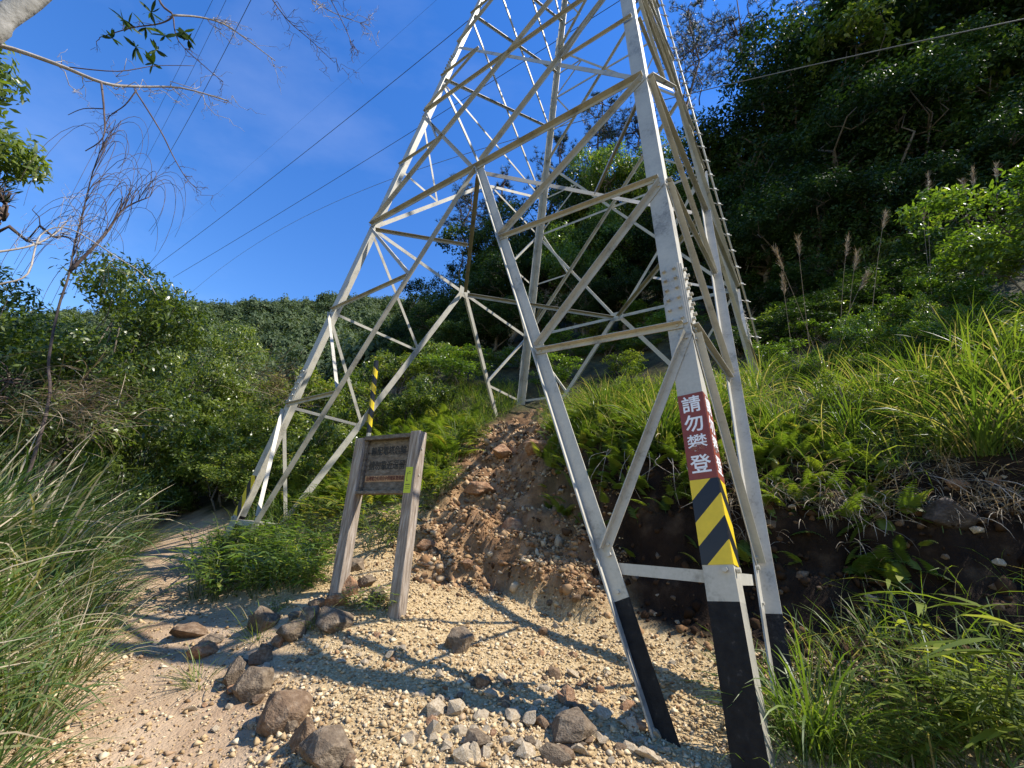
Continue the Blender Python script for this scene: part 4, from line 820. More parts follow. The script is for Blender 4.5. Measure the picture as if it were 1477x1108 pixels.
# distant forest on the ridge: one mass
def far_forest():
    """thousands of small crowns on the ridge: one mass, instanced"""
    rng = np.random.default_rng(77); n = 3600; az = rng.uniform(-0.98, 0.1, n); d = 34 + 105 * rng.random(n) ** 0.8; x = d * np.sin(az); y = d * np.cos(az); kp = (d > 46) | (x < -10); x, y = x[kp], y[kp]; n = len(x)
    R = rng.uniform(.8, 1.7, n); sc = np.stack([R, R, R * rng.uniform(.8, 1.9, n)], -1)
    per = 620; dr = rdir(rng, per); dr[:, 2] = dr[:, 2] * .9 + .05; lob = 1 + .28 * np.sin(dr[:, 0] * 5 + 1) * np.cos(dr[:, 1] * 4) + .15 * np.sin(dr[:, 2] * 7); P = dr * (lob * rng.uniform(.55, 1.06, per))[:, None] + np.array([0, 0, .75])
    nn_ = dr * .7 + np.array([0, 0, .4]) + rdir(rng, per) * .6; nn_ /= np.linalg.norm(nn_, axis=1)[:, None]; D = np.cross(nn_, rdir(rng, per)); D /= np.linalg.norm(D, axis=1)[:, None] + 1e-9; l = rng.uniform(.14, .26, per)
    vg = Veg(); vg.leaves(P, D, nn_, l, l * .75, np.clip(.25 + .5 * rng.random(per), 0, 1), .2, (1, .6)); me = vg.mesh('distant_crown'); me.materials.append(HAZEG); tmpl = bpy.data.objects.new('distant_crown', me)
    pm = bpy.data.meshes.new('distant_forest'); pm.from_pydata(np.stack([x, y, gz(x, y)], -1).tolist(), [], []); at2 = pm.attributes.new('sc', 'FLOAT_VECTOR', 'POINT'); at2.data.foreach_set('vector', sc.astype(np.float32).ravel())
    o = link('distant_forest', pm); tag(o, 'mixed green forest covering the far ridge and valley side', 'forest', kind='stuff')
    ng = bpy.data.node_groups.new('scatter_crowns', 'GeometryNodeTree'); ng.interface.new_socket('Geometry', in_out='INPUT', socket_type='NodeSocketGeometry'); ng.interface.new_socket('Geometry', in_out='OUTPUT', socket_type='NodeSocketGeometry')
    gi = ng.nodes.new('NodeGroupInput'); go = ng.nodes.new('NodeGroupOutput'); ip = ng.nodes.new('GeometryNodeInstanceOnPoints'); oi = ng.nodes.new('GeometryNodeObjectInfo'); oi.inputs[0].default_value = tmpl; oi.inputs['As Instance'].default_value = True
    rv = ng.nodes.new('FunctionNodeRandomValue'); rv.data_type = 'FLOAT_VECTOR'; rv.inputs[1].default_value = (.15, .15, 6.28); na = ng.nodes.new('GeometryNodeInputNamedAttribute'); na.data_type = 'FLOAT_VECTOR'; na.inputs[0].default_value = 'sc'
    ng.links.new(gi.outputs[0], ip.inputs['Points']); ng.links.new(oi.outputs['Geometry'], ip.inputs['Instance']); ng.links.new(rv.outputs[0], ip.inputs['Rotation']); ng.links.new(na.outputs[0], ip.inputs['Scale']); ng.links.new(ip.outputs[0], go.inputs[0])
    md = o.modifiers.new('scatter', 'NODES'); md.node_group = ng
far_forest()

# ------------------------------------------------------------------ trees on the left of the trail
tr1 = broadleaf(301, 6.3, 2.05, 0.5, 15, 760, 26, .115, .42, .05, 4, .36, .15)
T = at(232, 366, 9.5); z0 = g1(T[0], T[1]); plant('evergreen_shrub_tree', tr1, (BARK, LEAF_MID), (T[0], T[1], z0), 0.4, 0.98, (T[2] - z0) / 6.3, label='sunlit glossy evergreen many-stemmed tree left of the trail with a rounded top')
tr2 = broadleaf(302, 7.0, 2.5, 0.8, 14, 620, 26, .13, .42, .08, 2, .36, .15)
for px, py, Yd, s, m, lab in ((52, 415, 10.5, .95, LEAF_DARK, 'darker dense tree behind the dead sapling left of the trail'), (-70, 300, 10.5, 1.1, LEAF_DARK, 'tall dark tree at the far left behind the tall grass'), (330, 455, 14, .7, LEAF_MID, 'smaller bushy tree beyond the glossy evergreen, before the far ridge')):
    T = at(px, py, Yd); z0 = g1(T[0], T[1]); plant('bushy_tree', tr2, (BARK, m), (T[0], T[1], z0), px * .1, s, (T[2] - z0) / 7.0, label=lab)
# tree whose leafy bough hangs in at the left edge
tr3 = broadleaf(303, 8.5, 1.9, 5.2, 9, 330, 26, .15, .36, .12, 1, .4, .1)
T = at(-52, 135, 6.0); z0 = g1(T[0], T[1]); plant('overhanging_tree', tr3, (BARK, LEAF_MID), (T[0], T[1], z0), 1.0, 1.0, (T[2] + 1.3 - z0) / 8.5, label='leafy green tree leaning in high at the left above the bare twigs')
pn = pine(305, 6.0, 120, .35, .1); T = at(-10, 250, 7.0); z0 = g1(T[0], T[1]); plant('pine_tree', pn, (BARKD, PINE), (T[0], T[1], z0), 2.0, 1.0, (T[2] - z0) / 6.0, label='ragged young pine left of the trail behind the dead twigs')

# ------------------------------------------------------------------ bare and dead trees
def pxline(pts, Y0, Y1):
    n = len(pts); return np.array([at(p[0], p[1], Y0 + (Y1 - Y0) * i / (n - 1)) for i, p in enumerate(pts)])
def densify(P, k=4):
    P = np.asarray(P); n = len(P); t = np.linspace(0, n - 1, (n - 1) * k + 1); i = np.minimum(t.astype(int), n - 2); f = (t - i)[:, None]; p0 = P[np.maximum(i - 1, 0)]; p1 = P[i]; p2 = P[i + 1]; p3 = P[np.minimum(i + 2, n - 1)]
    return 0.5 * (2 * p1 + (p2 - p0) * f + (2 * p0 - 5 * p1 + 4 * p2 - p3) * f ** 2 + (3 * p1 - p0 - 3 * p2 + p3) * f ** 3)
tw = np.random.default_rng(41)
def twigs(mb, P, n, l, r, depth=1, up=0.0):
    for _ in range(n):
        i = int(tw.integers(len(P) // 3, len(P))); d = unit(P[min(i + 1, len(P) - 1)] - P[max(i - 1, 0)]); e = P[i] + (d * .7 + rdir(tw, 1)[0] * .75 + np.array([0, 0, up])) * l * tw.uniform(.5, 1.2)
        Q = curve_pts(P[i], e, tw, .13, 6); mb.tube(Q, np.linspace(r, r * .35, 6), 4)
        if depth: twigs(mb, Q, 3, l * .5, r * .55, depth - 1, up)
near_b = np.array([-4.5, 1.4, g1(-4.5, 1.4)]); near = empty('bare_tree', near_b); tag(near, 'pale barked leaning tree with bare twigs reaching in overhead at the left', 'tree')
trunk_l = densify(np.array([near_b + (0, 0, -.3), near_b + (.15, .1, 1.6), at(-75, 78, 2.0), at(4, 26, 2.05), at(60, -12, 2.1), at(130, -85, 2.2)]))
mb = MB(); mb.tube(trunk_l - near_b, np.linspace(.09, .050, len(trunk_l)), 10); mb.build('trunk', BARKL, near, True)
def bough(name, lines, Y0, Y1, r0, r1, mat, ntw=0, lt=.25, rt=.004, up=0.0, depth=1):
    mb = MB(); P = densify(pxline(lines, Y0, Y1)); mb.tube(P - near_b, np.linspace(r0, r1, len(P)), 6)
    if ntw:
        m2 = MB(); twigs(m2, P - near_b, ntw, lt, rt, depth, up); mb.add(np.concatenate(m2.v), m2.f)
    return mb.build(name, mat, near, True)
bough('branch', [(-60, 62), (0, 66), (80, 92), (150, 120), (200, 125), (262, 127), (330, 146)], 2.05, 2.7, .017, .004, BARKW, 16, .22, .0035)
bough('branch', [(146, 119), (150, 159), (149, 198), (123, 218)], 2.35, 2.4, .007, .003, BARKD, 4, .10, .0025); bough('branch', [(148, 157), (120, 157), (98, 166)], 2.37, 2.4, .004, .002, BARKD)
bough('branch', [(194, 129), (231, 188), (249, 224), (267, 255), (283, 272)], 2.45, 2.6, .006, .002, BARKD, 9, .13, .0022)
bough('branch', [(197, 130), (180, 152), (158, 168), (150, 190)], 2.4, 2.45, .005, .002, BARKD, 6, .12, .002)
bough('branch', [(215, -40), (232, 5), (249, 22), (231, 34), (191, 40), (144, 54)], 2.3, 2.5, .010, .003, BARKD, 6, .10, .003)
bough('branch', [(249, 22), (289, 25), (325, 36), (361, 61), (397, 88)], 2.35, 2.7, .008, .003, BARKW, 14, .18, .003)
bough('branch', [(365, -45), (390, -5), (415, 29), (448, 58), (482, 90)], 2.4, 2.8, .006, .002, BARKD, 12, .20, .003); bough('branch', [(400, -45), (440, -8), (480, 18), (528, 36)], 2.4, 2.8, .006, .002, BARKW, 14, .20, .003)
bough('branch', [(440, -45), (470, -12), (500, 45), (512, 80)], 2.5, 2.8, .005, .002, BARKD, 8, .16, .003)
bough('branch', [(250, 25), (258, 60), (300, 100), (322, 118)], 2.4, 2.6, .005, .002, BARKD, 6, .12, .0025); bough('branch', [(100, 97), (170, 103), (225, 95), (280, 95)], 2.2, 2.5, .004, .002, BARKD)
Cs = np.array([at(px, py, y) for px, py, y in ((178, 28, 2.45), (162, 55, 2.5), (218, 18, 2.4), (238, 52, 2.4), (266, 46, 2.45), (225, 72, 2.45), (221, 92, 2.45), (196, 68, 2.5), (186, 36, 2.5), (210, 40, 2.45), (272, 58, 2.5))]) - near_b
for C_ in Cs:
    vg = Veg(); Pl = np.repeat(C_[None], 9, 0); Dl = rdir(tw, len(Pl)); Dl[:, 2] *= .7; Dl /= np.linalg.norm(Dl, axis=1)[:, None]; vg.leaves(Pl, Dl, rdir(tw, len(Pl)) + [0, 0, .6], tw.uniform(.06, .115, len(Pl)), tw.uniform(.018, .028, len(Pl)), tw.random(len(Pl)), .2, (.2, .9, .9, .05))
    link('leaf_sprig', vg.mesh('leaf_sprig'), near, LEAF_DARK)
# dead sapling with curled twigs
ds_b = at(60, 690, 6.3); ds_b[2] = g1(ds_b[0], ds_b[1]); ds = empty('dead_sapling', ds_b); tag(ds, 'dead brown sapling with curled bare twigs standing in the tall grass', 'tree')
stem = densify(np.vstack([[ds_b + (0, 0, -.2)], pxline([(66, 600), (70, 520), (84, 445), (99, 398), (108, 350), (119, 308), (134, 248), (150, 205)], 6.3, 6.4)]))
mb = MB(); mb.tube(stem - ds_b, np.linspace(.023, .007, len(stem)), 7); mb.build('trunk', noise_mat('red_brown_dead_bark', [(0.3, (0.045, 0.032, 0.027)), (0.7, (0.12, 0.09, 0.075))], scale=8, rough=.9, bump=.4), ds, True)
side = densify(pxline([(100, 392), (150, 340), (178, 302), (216, 284)], 6.35, 6.5)); mb = MB(); mb.tube(side - ds_b, np.linspace(.03, .008, len(side)), 6); mb.build('branch', BARKD, ds, True)
mb = MB(); kk = len(stem)
for src, n_, a_lo in ((stem, 46, kk // 2), (side, 26, 4)):
    for _ in range(n_):
        i = int(tw.integers(a_lo, len(src))); P0 = src[i]; an = tw.uniform(0, 6.28); out_ = np.array([math.cos(an), math.sin(an) * .6, 0]); R_ = tw.uniform(.35, .85); th = np.linspace(0, tw.uniform(2.2, 4.2), 12)[:, None]
        Q = P0 + out_ * R_ * (1 - np.cos(th)) * .55 + np.array([0, 0, 1.0]) * R_ * np.sin(th) * 1.25 * tw.uniform(.6, 1.2) - np.array([0, 0, .15]) * R_ * th; mb.tube(Q - ds_b, np.linspace(.006, .0025, 12), 4)
mb.build('curled_twigs', BARKD, ds, True)
# fallen bleached branches arching at the left edge
for lines, Y0, Y1, r, lab in (([(-40, 366), (0, 363), (47, 354), (78, 338), (95, 322)], 3.0, 3.4, .010, 'bleached bare branch arching in at the left edge over the dark tree'), ([(-40, 420), (0, 410), (40, 395), (58, 340), (100, 330), (170, 372), (205, 395), (225, 425)], 3.4, 4.0, .007, 'long drooping bleached twig in front of the glossy evergreen')):
    P = densify(pxline(lines, Y0, Y1)); P = np.vstack([[P[0] + (-.8, -.1, -1.2)], [P[0] + (-1.0, -.2, -3.2)]][::-1] + [P]) if False else P; b0 = np.array([P[0][0] - .6, P[0][1], g1(P[0][0] - .6, P[0][1])]); st2 = densify(np.array([b0 + (0, 0, -.1), b0 + (.05, 0, (P[0][2] - b0[2]) * .6), P[0]])); P = np.vstack([st2[:-1], P])
    mb = MB(); mb.tube(P - b0, np.linspace(r * 1.6, r * .4, len(P)), 6); m2 = MB(); twigs(m2, P[len(st2):] - b0, 9, .3, r * .35, 1); mb.add(np.concatenate(m2.v), m2.f); o = mb.build('dead_branch', BARKW, None, True); o.location = b0; tag(o, lab, 'branch')

# ------------------------------------------------------------------ grass, ferns and low plants
def tuft_mesh(seed, n, L, W, el=(1.0, 1.5), bend=(.6, 2.2), rad=.12, dead=.2, name='blades'):
    rng = np.random.default_rng(seed); vg = Veg(); az = rng.uniform(0, 6.28, n); r = rad * rng.random(n) ** .6; P = np.stack([np.cos(az) * r, np.sin(az) * r, np.full(n, -.06)], -1); az2 = az + rng.normal(0, .5, n)
    var = np.where(rng.random(n) < dead, rng.uniform(.82, 1, n), rng.uniform(.05, .75, n)); l = L * rng.uniform(.45, 1.1, n)
    vg.blades(P, az2, rng.uniform(*el, n), rng.uniform(*bend, n), l, W * rng.uniform(.6, 1.2, n), var, 8); return vg.mesh(name)
TUFT_G = [tuft_mesh(401 + i, 170, .85, .014, (.7, 1.5), (.5, 2.3), .16, .16) for i in range(3)]; TUFT_S = [tuft_mesh(411 + i, 150, 1.2, .018, (.95, 1.52), (.4, 2.2), .30, .16) for i in range(3)]; TUFT_SM = [tuft_mesh(421 + i, 70, .38, .006, (.5, 1.4), (.5, 1.8), .06, .4) for i in range(2)]; TUFT_LOW = [tuft_mesh(431, 90, .6, .010, (.5, 1.45), (.5, 2.2), .25, .3), tuft_mesh(432, 110, .55, .012, (.6, 1.4), (.5, 2.0), .25, .15)]
def tuft(me, mat, x, y, s, label, group=None, sz=None, name='grass_tuft'):
    if not me.materials: me.materials.append(mat)
    o = link(name, me); o.location = (x, y, g1(x, y)); o.rotation_euler = (0, 0, tw.uniform(0, 6.28)); o.scale = (s, s, sz or s); return tag(o, label, 'grass', group)
def tuft_px(me, mat, px, py, s, label, group=None, name='grass_tuft'):
    P = hit(px, py); return tuft(me, mat, P[0], P[1], s, label, group, name=name)
for i, (x, y, s) in enumerate(((-2.35, 1.5, .9), (-2.75, 2.1, 1.0), (-3.0, 2.8, .9), (-3.45, 3.4, .95), (-3.9, 4.1, .9), (-4.4, 4.9, .9), (-5.1, 5.7, .9), (-5.8, 6.5, .9), (-6.5, 7.4, 1.0), (-3.3, 2.2, 1.1), (-3.8, 2.9, 1.1), (-4.4, 3.7, 1.1), (-5.0, 4.5, 1.1), (-5.7, 5.3, 1.1), (-6.4, 6.0, 1.1), (-7.2, 7.0, 1.1), (-2.9, 1.4, 1.0), (-4.6, 2.6, 1.2), (-5.6, 3.8, 1.2), (-6.6, 5.0, 1.2), (-2.05, 1.9, .7), (-2.3, 2.45, .65), (-6.9, 8.1, 1.0), (-7.6, 8.8, 1.0), (-7.4, 6.2, 1.2), (-8.2, 7.4, 1.2), (-6.0, 7.9, .7), (-3.05, 3.75, .6), (-3.6, 4.45, .65), (-4.15, 5.2, .65), (-4.75, 5.95, .65), (-5.4, 6.8, .7), (-2.65, 3.1, .6), (-6.1, 7.5, .8))):
    tuft(TUFT_S[i % 3], GRASS_D, x, y, s, 'tall arching tuft of green and straw grass lining the trail opposite the sign', 'tall grass along the trail', name='tall_grass')
for px, py, s, lab in ((1170, 1075, .95, 'bright green grass tuft growing against the black painted pylon leg'), (1215, 1090, .6, 'dry-based grass tuft right beside the tuft at the pylon leg')): tuft_px(TUFT_G[0], GRASS_G, px, py, s, lab)
for i, (x, y, s) in enumerate(((3.9, 4.75, .9), (4.6, 4.6, 1.0), (5.3, 4.35, 1.0), (3.3, 5.4, .75), (4.2, 5.4, .9), (5.2, 5.2, 1.0), (6.1, 4.2, 1.0), (6.2, 5.3, 1.0), (2.9, 6.2, .7), (4.9, 6.3, .9), (6.9, 4.7, 1.0), (7.0, 5.8, .9), (5.7, 3.85, .9))):
    tuft(TUFT_G[i % 3], GRASS_G, x, y, s, 'backlit yellow-green grass tuft on top of the cut bank', 'grass tufts on the bank top')
for px, py, s, lab in ((855, 590, 1.0, 'tall green grass clump under the far bay of the pylon'), (290, 985, 1.0, 'small dry-bladed tuft beside the narrow mossy rock'), (372, 918, 1.1, 'short greyish grass tuft in front of the tilted rock'), (455, 905, .8, 'thin grass sprig between rocks left of the sign')):
    tuft_px(TUFT_G[1] if '855' in str(px) else TUFT_SM[0 if px < 350 else 1], GRASS_G, px, py, s, lab)
for i in range(26):
    t_ = tw.uniform(2.6, 8.2); i_ = int(t_); c_ = CLIFF[i_] + (CLIFF[i_ + 1] - CLIFF[i_]) * (t_ - i_); nn_ = np.array([.45, .88]) * tw.uniform(.15, 2.2); tuft(TUFT_G[i % 3], GRASS_G, c_[0] + nn_[0], c_[1] + nn_[1], tw.uniform(.75, 1.3), 'backlit yellow-green grass tuft on top of the cut bank', 'grass tufts on the bank top')
for i in range(46):
    x_ = tw.uniform(-8.5, -4.2); y_ = -x_ * tw.uniform(.62, 1.05)
    if seg_dist(PATH, np.array([x_]), np.array([y_]))[0][0] < 1.25: continue
    tuft(TUFT_S[i % 3], GRASS_D, x_, y_, tw.uniform(1.1, 1.6), 'tall arching tuft of green and straw grass lining the trail opposite the sign', 'tall grass along the trail', sz=tw.uniform(1.6, 2.2), name='tall_grass')
# low grass, too much to count
def grass_cover(name, label, pts, Lr, mat, seed, per=14, W=.007, dead=.2):
    rng = np.random.default_rng(seed); n = len(pts) * per; P = np.repeat(pts, per, 0) + np.stack([rng.normal(0, .10, n), rng.normal(0, .10, n), np.zeros(n)], -1); P[:, 2] = gz(P[:, 0], P[:, 1]) - .02; vg = Veg()
    var = np.where(rng.random(n) < dead, rng.uniform(.8, 1, n), rng.uniform(.05, .78, n)); vg.blades(P, rng.uniform(0, 6.28, n), rng.uniform(.7, 1.5, n), rng.uniform(.4, 2.0, n), rng.uniform(*Lr, n), np.full(n, W) * rng.uniform(.6, 1.3, n), var, 5); o = link(name, vg.mesh(name), None, mat); return tag(o, label, 'grass', kind='stuff')
def region(n, x0, x1, y0, y1, cond, seed):
    rng = np.random.default_rng(seed); x = rng.uniform(x0, x1, n * 6); y = rng.uniform(y0, y1, n * 6); k = cond(x, y); x, y = x[k][:n], y[k][:n]; return np.stack([x, y, gz(x, y)], -1)
pdist = lambda x, y: seg_dist(PATH, x, y)[0]; gul = lambda x, y: gully(x, y)
grass_cover('trailside_grass', 'tangle of green and dry grass covering the ground beside the trail', region(1500, -9, -1.9, 1.0, 10, lambda x, y: (pdist(x, y) > 0.95) & (x < -2.0 - .72 * (y - 2.6)), 1), (.25, .75), GRASS_D, 2, 14, .010, .24)
grass_cover('slope_grass', 'fresh green grass covering the slope behind the sign', region(1000, -4.5, .2, 7.6, 13.5, lambda x, y: (gul(x, y) < .15) & (x > -4.2 - (y - 7) * .3), 3), (.25, .6), GRASS_G, 4, 14, .010, .12)
grass_cover('bank_grass', 'backlit grass covering the slope above the cut bank', region(900, .9, 10, 2.5, 11.5, lambda x, y: (cliff_d(x, y) > .1) & (cliff_d(x, y) < 3.2 - .8 * fbm(x, y, 3, 2)), 5), (.2, .8), GRASS_G, 6, 14, .010, .2)
grass_cover('verge_grass', 'grass and weeds on the shaded ground at the foot of the bank', region(200, 1.75, 4.2, 1.6, 3.7, lambda x, y: cliff_d(x, y) < -.6, 7), (.15, .5), GRASS_G, 8, 12, .008, .15)
TUFT_W = tuft_mesh(441, 26, 1.25, .028, (.8, 1.45), (.5, 2.3), .12, .12)
for x, y, s in ((-1.95, 1.55, .8), (-2.5, 1.9, .9), (-2.75, 2.6, .85), (-3.2, 3.1, .9), (-3.7, 3.8, .9), (-4.2, 4.6, .9), (-3.0, 1.9, 1.1), (-3.6, 2.6, 1.1), (-4.1, 3.4, 1.2), (-4.9, 4.3, 1.2), (-5.3, 5.3, 1.2), (-6.0, 6.3, 1.2)):
    tuft(TUFT_W, GRASS_D, x, y, s, 'broad-bladed green reed clump among the finer grass along the trail', 'broad-bladed reeds along the trail', name='reed_clump')
rimp = region(190, 2.2, 6.5, 2.4, 5.4, lambda x, y: (cliff_d(x, y) > -.3) & (cliff_d(x, y) < .15), 15)
def rim_straw():
    rng = np.random.default_rng(16); per = 12; n = len(rimp) * per; P = np.repeat(rimp, per, 0) + np.stack([rng.normal(0, .07, n), rng.normal(0, .05, n), np.zeros(n)], -1); P[:, 2] = gz(P[:, 0], P[:, 1]) + .02; vg = Veg(); vg.blades(P, rng.normal(-2.0, .6, n), rng.uniform(-.2, .9, n), rng.uniform(.8, 2.0, n), rng.uniform(.15, .45, n), np.full(n, .006), rng.random(n), 6); tag(link('rim_straw', vg.mesh('rim_straw'), None, STRAW), 'dry dead grass hanging over the rim of the dark bank', 'grass', kind='stuff')
rim_straw()
# ferns
def fern_cover(name, label, pts, Lr, mat, seed, per=3, bend=(.9, 1.9), pairs=15):
    rng = np.random.default_rng(seed); n = len(pts) * per; P = np.repeat(pts, per, 0) + np.stack([rng.normal(0, .07, n), rng.normal(0, .07, n), np.zeros(n)], -1); P[:, 2] = gz(P[:, 0], P[:, 1]) + .02; vg = Veg(); L = rng.uniform(*Lr, n)
    vg.fronds(P, rng.uniform(0, 6.28, n), rng.uniform(.6, 1.35, n), rng.uniform(*bend, n), L, L * .24, np.clip(rng.beta(2, 2.2, n), 0, 1), pairs); o = link(name, vg.mesh(name), None, mat); return tag(o, label, 'fern', kind='stuff')
fern_cover('bank_ferns', 'drooping yellow-green ferns hanging over the edge of the cut bank', region(420, .7, 3.7, 3.2, 8.2, lambda x, y: (cliff_d(x, y) > -.42) & (cliff_d(x, y) < 1.0), 9), (.22, .46), LEAF_FERN, 10)
fern_cover('slope_ferns', 'ferns spread over the overgrown slope behind the sign', region(300, -4.6, -.3, 6.2, 11.5, lambda x, y: (gul(x, y) < .1) & (y > 7.3) & (x < -.9) & (np.hypot(x + 4.2, y - 7.2) > 1.3), 11), (.4, .8), LEAF_FERN, 12)
# broad-leaved low plants
def leafy_mesh(seed, stems, per, L, W, h, lean=.5):
    rng = np.random.default_rng(seed); vg = Veg(); tb = MB()
    for s in range(stems):
        az = rng.uniform(0, 6.28); b = np.array([math.cos(az), math.sin(az), 0]) * rng.uniform(0, .16); e = b + np.array([math.cos(az) * h * lean, math.sin(az) * h * lean, h * rng.uniform(.7, 1.1)]); P = curve_pts(b + (0, 0, -.05), e, rng, .06, 7, .06); tb.tube(P, np.linspace(.005, .002, 7), 4)
        f = np.linspace(.25, 1, per); Q = np.stack([np.interp(f * 6, np.arange(7), P[:, j]) for j in range(3)], -1); an = az + (np.arange(per) % 2 * 2 - 1) * rng.uniform(.5, 1.3, per); D = np.stack([np.cos(an), np.sin(an), rng.uniform(.1, .7, per)], -1); D /= np.linalg.norm(D, axis=1)[:, None]; l = L * rng.uniform(.7, 1.2, per)
        vg.leaves(Q, D, np.tile([0, 0, 1.0], (per, 1)) + rdir(rng, per) * .35, l, np.full(per, W) * rng.uniform(.7, 1.2, per), rng.random(per), .45, (.15, .85, 1, .6, .04))
    return tb.mesh('stems'), vg.mesh('leaves')
LEAFY = [leafy_mesh(501, 16, 8, .20, .030, .42), leafy_mesh(502, 14, 9, .16, .034, .34), leafy_mesh(503, 18, 7, .24, .026, .5)]; STEMG = flat_mat('green_stem', (0.07, 0.10, 0.03), rough=.6)
def leafy_px(px, py, k, s, label, group=None, mat=None, name='leafy_plant', sz=None):
    P = hit(px, py); 
    if P is None: return
    return plant(name, LEAFY[k], (STEMG, mat or LEAF_LIME), (P[0], P[1], g1(P[0], P[1])), tw.uniform(0, 6.28), s, sz, ('stems', 'leaves'), label, 'plant', group)
for i in range(36):
    px = tw.uniform(288, 452); py = tw.uniform(792, 866) - max(0, px - 400) * .35
    leafy_px(px, py, i % 3, tw.uniform(.7, 1.0), 'bright green lance-leaved plant in the clump at the trail edge below the far pylon foot', 'leafy clump at the trail edge')
for i, (px, py) in enumerate(((470, 780), (500, 770), (535, 765), (560, 775), (545, 790), (590, 740), (600, 715), (620, 720), (640, 705), (480, 745), (520, 740), (455, 760), (630, 680), (655, 660), (680, 640))):
    leafy_px(px, py, (i + 1) % 3, tw.uniform(.8, 1.2), 'leafy green weed on the slope just behind the wooden sign', 'weeds behind the sign', LEAF_FERN)
for px, py, k, s, lab in ((545, 885, 1, .55, 'small broad-leaved weed at the foot of the right sign post'), (515, 880, 1, .45, 'little green weed among the stones between the sign posts'), (400, 885, 1, .35, 'tiny bright green sprout between two edging rocks'), (1325, 668, 0, .8, 'shiny dark-leaved plant sprouting from the shaded bank'), (975, 720, 0, .4, 'little fern-like sprout on the bare bank behind the brace')): leafy_px(px, py, k, s, lab, None, LEAF_MID)
for i, (px, py, s) in enumerate(((1290, 1085, .9), (1340, 1060, .9), (1390, 1085, 1.0), (1450, 1090, 1.0), (1320, 1105, .8), (1430, 1040, .9), (1260, 1105, .7), (1475, 1060, .9))):
    leafy_px(px, py, i % 3, s * .8, 'lush green weed in the corner at the foot of the bank', 'weeds at the foot of the bank', LEAF_MID)
for px, py, Yd, lab in ((1440, 930, 2.7, 'shiny silvery-leaved bush lit at the foot of the bank'),):
    P = at(px, py, Yd); P[2] = g1(P[0], P[1]); plant('shiny_bush', LEAFY[2], (STEMG, LEAF_MID), P, 1.0, 1.5, 1.4, ('stems', 'leaves'), lab, 'plant')
# shrubs
def shrub(px, py, Yd, k, s, mat, label, group, name='shrub'):
    T = at(px, py, Yd); z0 = g1(T[0], T[1]); H = max(T[2] - z0, .5); b = (1.9, 1.4, 2.6)[k]; sz = min(max(H / b, .4), 1.8); return plant(name, SHRUB[k], (BARK, mat), (T[0], T[1], z0 - .05), ft.uniform(0, 6.28), s, sz, label=label, cat='shrub', group=group)
for i, (px, py, Yd, s) in enumerate(((30, 560, 9.5, 1.0), (110, 575, 9.8, 1.0), (170, 590, 10, 1.0), (235, 600, 10.3, .9), (285, 610, 10.5, .9), (330, 590, 11, .9), (200, 640, 9.3, .7), (140, 630, 9.2, .8), (300, 560, 12, 1.1), (365, 590, 11.5, 1.0))):
    shrub(px, py, Yd, i % 3, s, (LEAF_MID, LEAF_LIME, LEAF_MID)[i % 3], 'low leafy shrub beneath the glossy evergreen left of the trail', 'shrubs left of the trail')
for i, (px, py, Yd, s) in enumerate(((400, 560, 11, 1.0), (450, 590, 9.8, .8), (440, 530, 13, 1.1), (500, 530, 13, 1.1), (480, 580, 10.5, .9), (560, 560, 11.5, .9), (390, 510, 15, 1.3), (540, 500, 15, 1.2), (380, 640, 9.2, .7), (470, 640, 8.9, .7), (520, 610, 9.8, .8))):
    shrub(px, py, Yd, i % 3, s, (LEAF_FERN, LEAF_MID, LEAF_FERN)[i % 3], 'mid-green shrub on the overgrown slope behind the far left pylon leg', 'shrubs behind the left pylon leg')
for i, (px, py, Yd, s) in enumerate(((600, 545, 11.5, .8), (630, 530, 12, .9), (660, 500, 13.5, 1.0), (700, 500, 15, 1.1), (760, 500, 15, 1.1), (820, 490, 15, 1.1), (880, 480, 14.5, 1.1), (930, 490, 13.5, 1.0), (970, 480, 13.5, 1.0), (590, 500, 14.5, 1.1), (640, 480, 16, 1.2), (800, 530, 12.8, .8), (900, 540, 12, .8), (850, 450, 17, 1.2), (940, 440, 16, 1.2))):
    shrub(px, py, Yd, i % 3, s, (LEAF_FERN, LEAF_MID, LEAF_LIME)[i % 3], 'leafy shrub on the slope under and behind the pylon', 'shrubs under the pylon')
for i, (px, py, Yd, s) in enumerate(((1080, 420, 12.5, 1.1), (1110, 470, 10.5, .9), (1140, 400, 12.5, 1.2), (1190, 350, 12, 1.3), (1240, 300, 11.5, 1.3), (1290, 300, 11, 1.2), (1160, 450, 10.5, 1.0), (1230, 400, 10.5, 1.1), (1290, 360, 10, 1.1), (1340, 330, 10, 1.2), (1210, 450, 9.2, .8), (1100, 400, 14, 1.2), (1085, 470, 9.5, .8), (1120, 440, 10, .9), (1150, 480, 9.2, .8), (1180, 430, 9.6, 1.0), (1250, 440, 9.0, .9), (1290, 420, 8.8, .9), (1330, 400, 8.6, .9), (1370, 380, 8.4, .9), (1420, 350, 8.6, 1.0), (1060, 500, 9.8, .7), (1200, 400, 11, 1.1), (1270, 380, 10, 1.0))):
    shrub(px, py, Yd, i % 3, s, (LEAF_DARK, LEAF_MID, LEAF_DARK)[i % 3], 'dark green shrub massed at the edge of the hillside wood', 'shrubs at the edge of the wood')
bb = broadleaf(511, 2.6, 1.35, .1, 12, 420, 26, .085, .42, .03, 4, .36, .1)
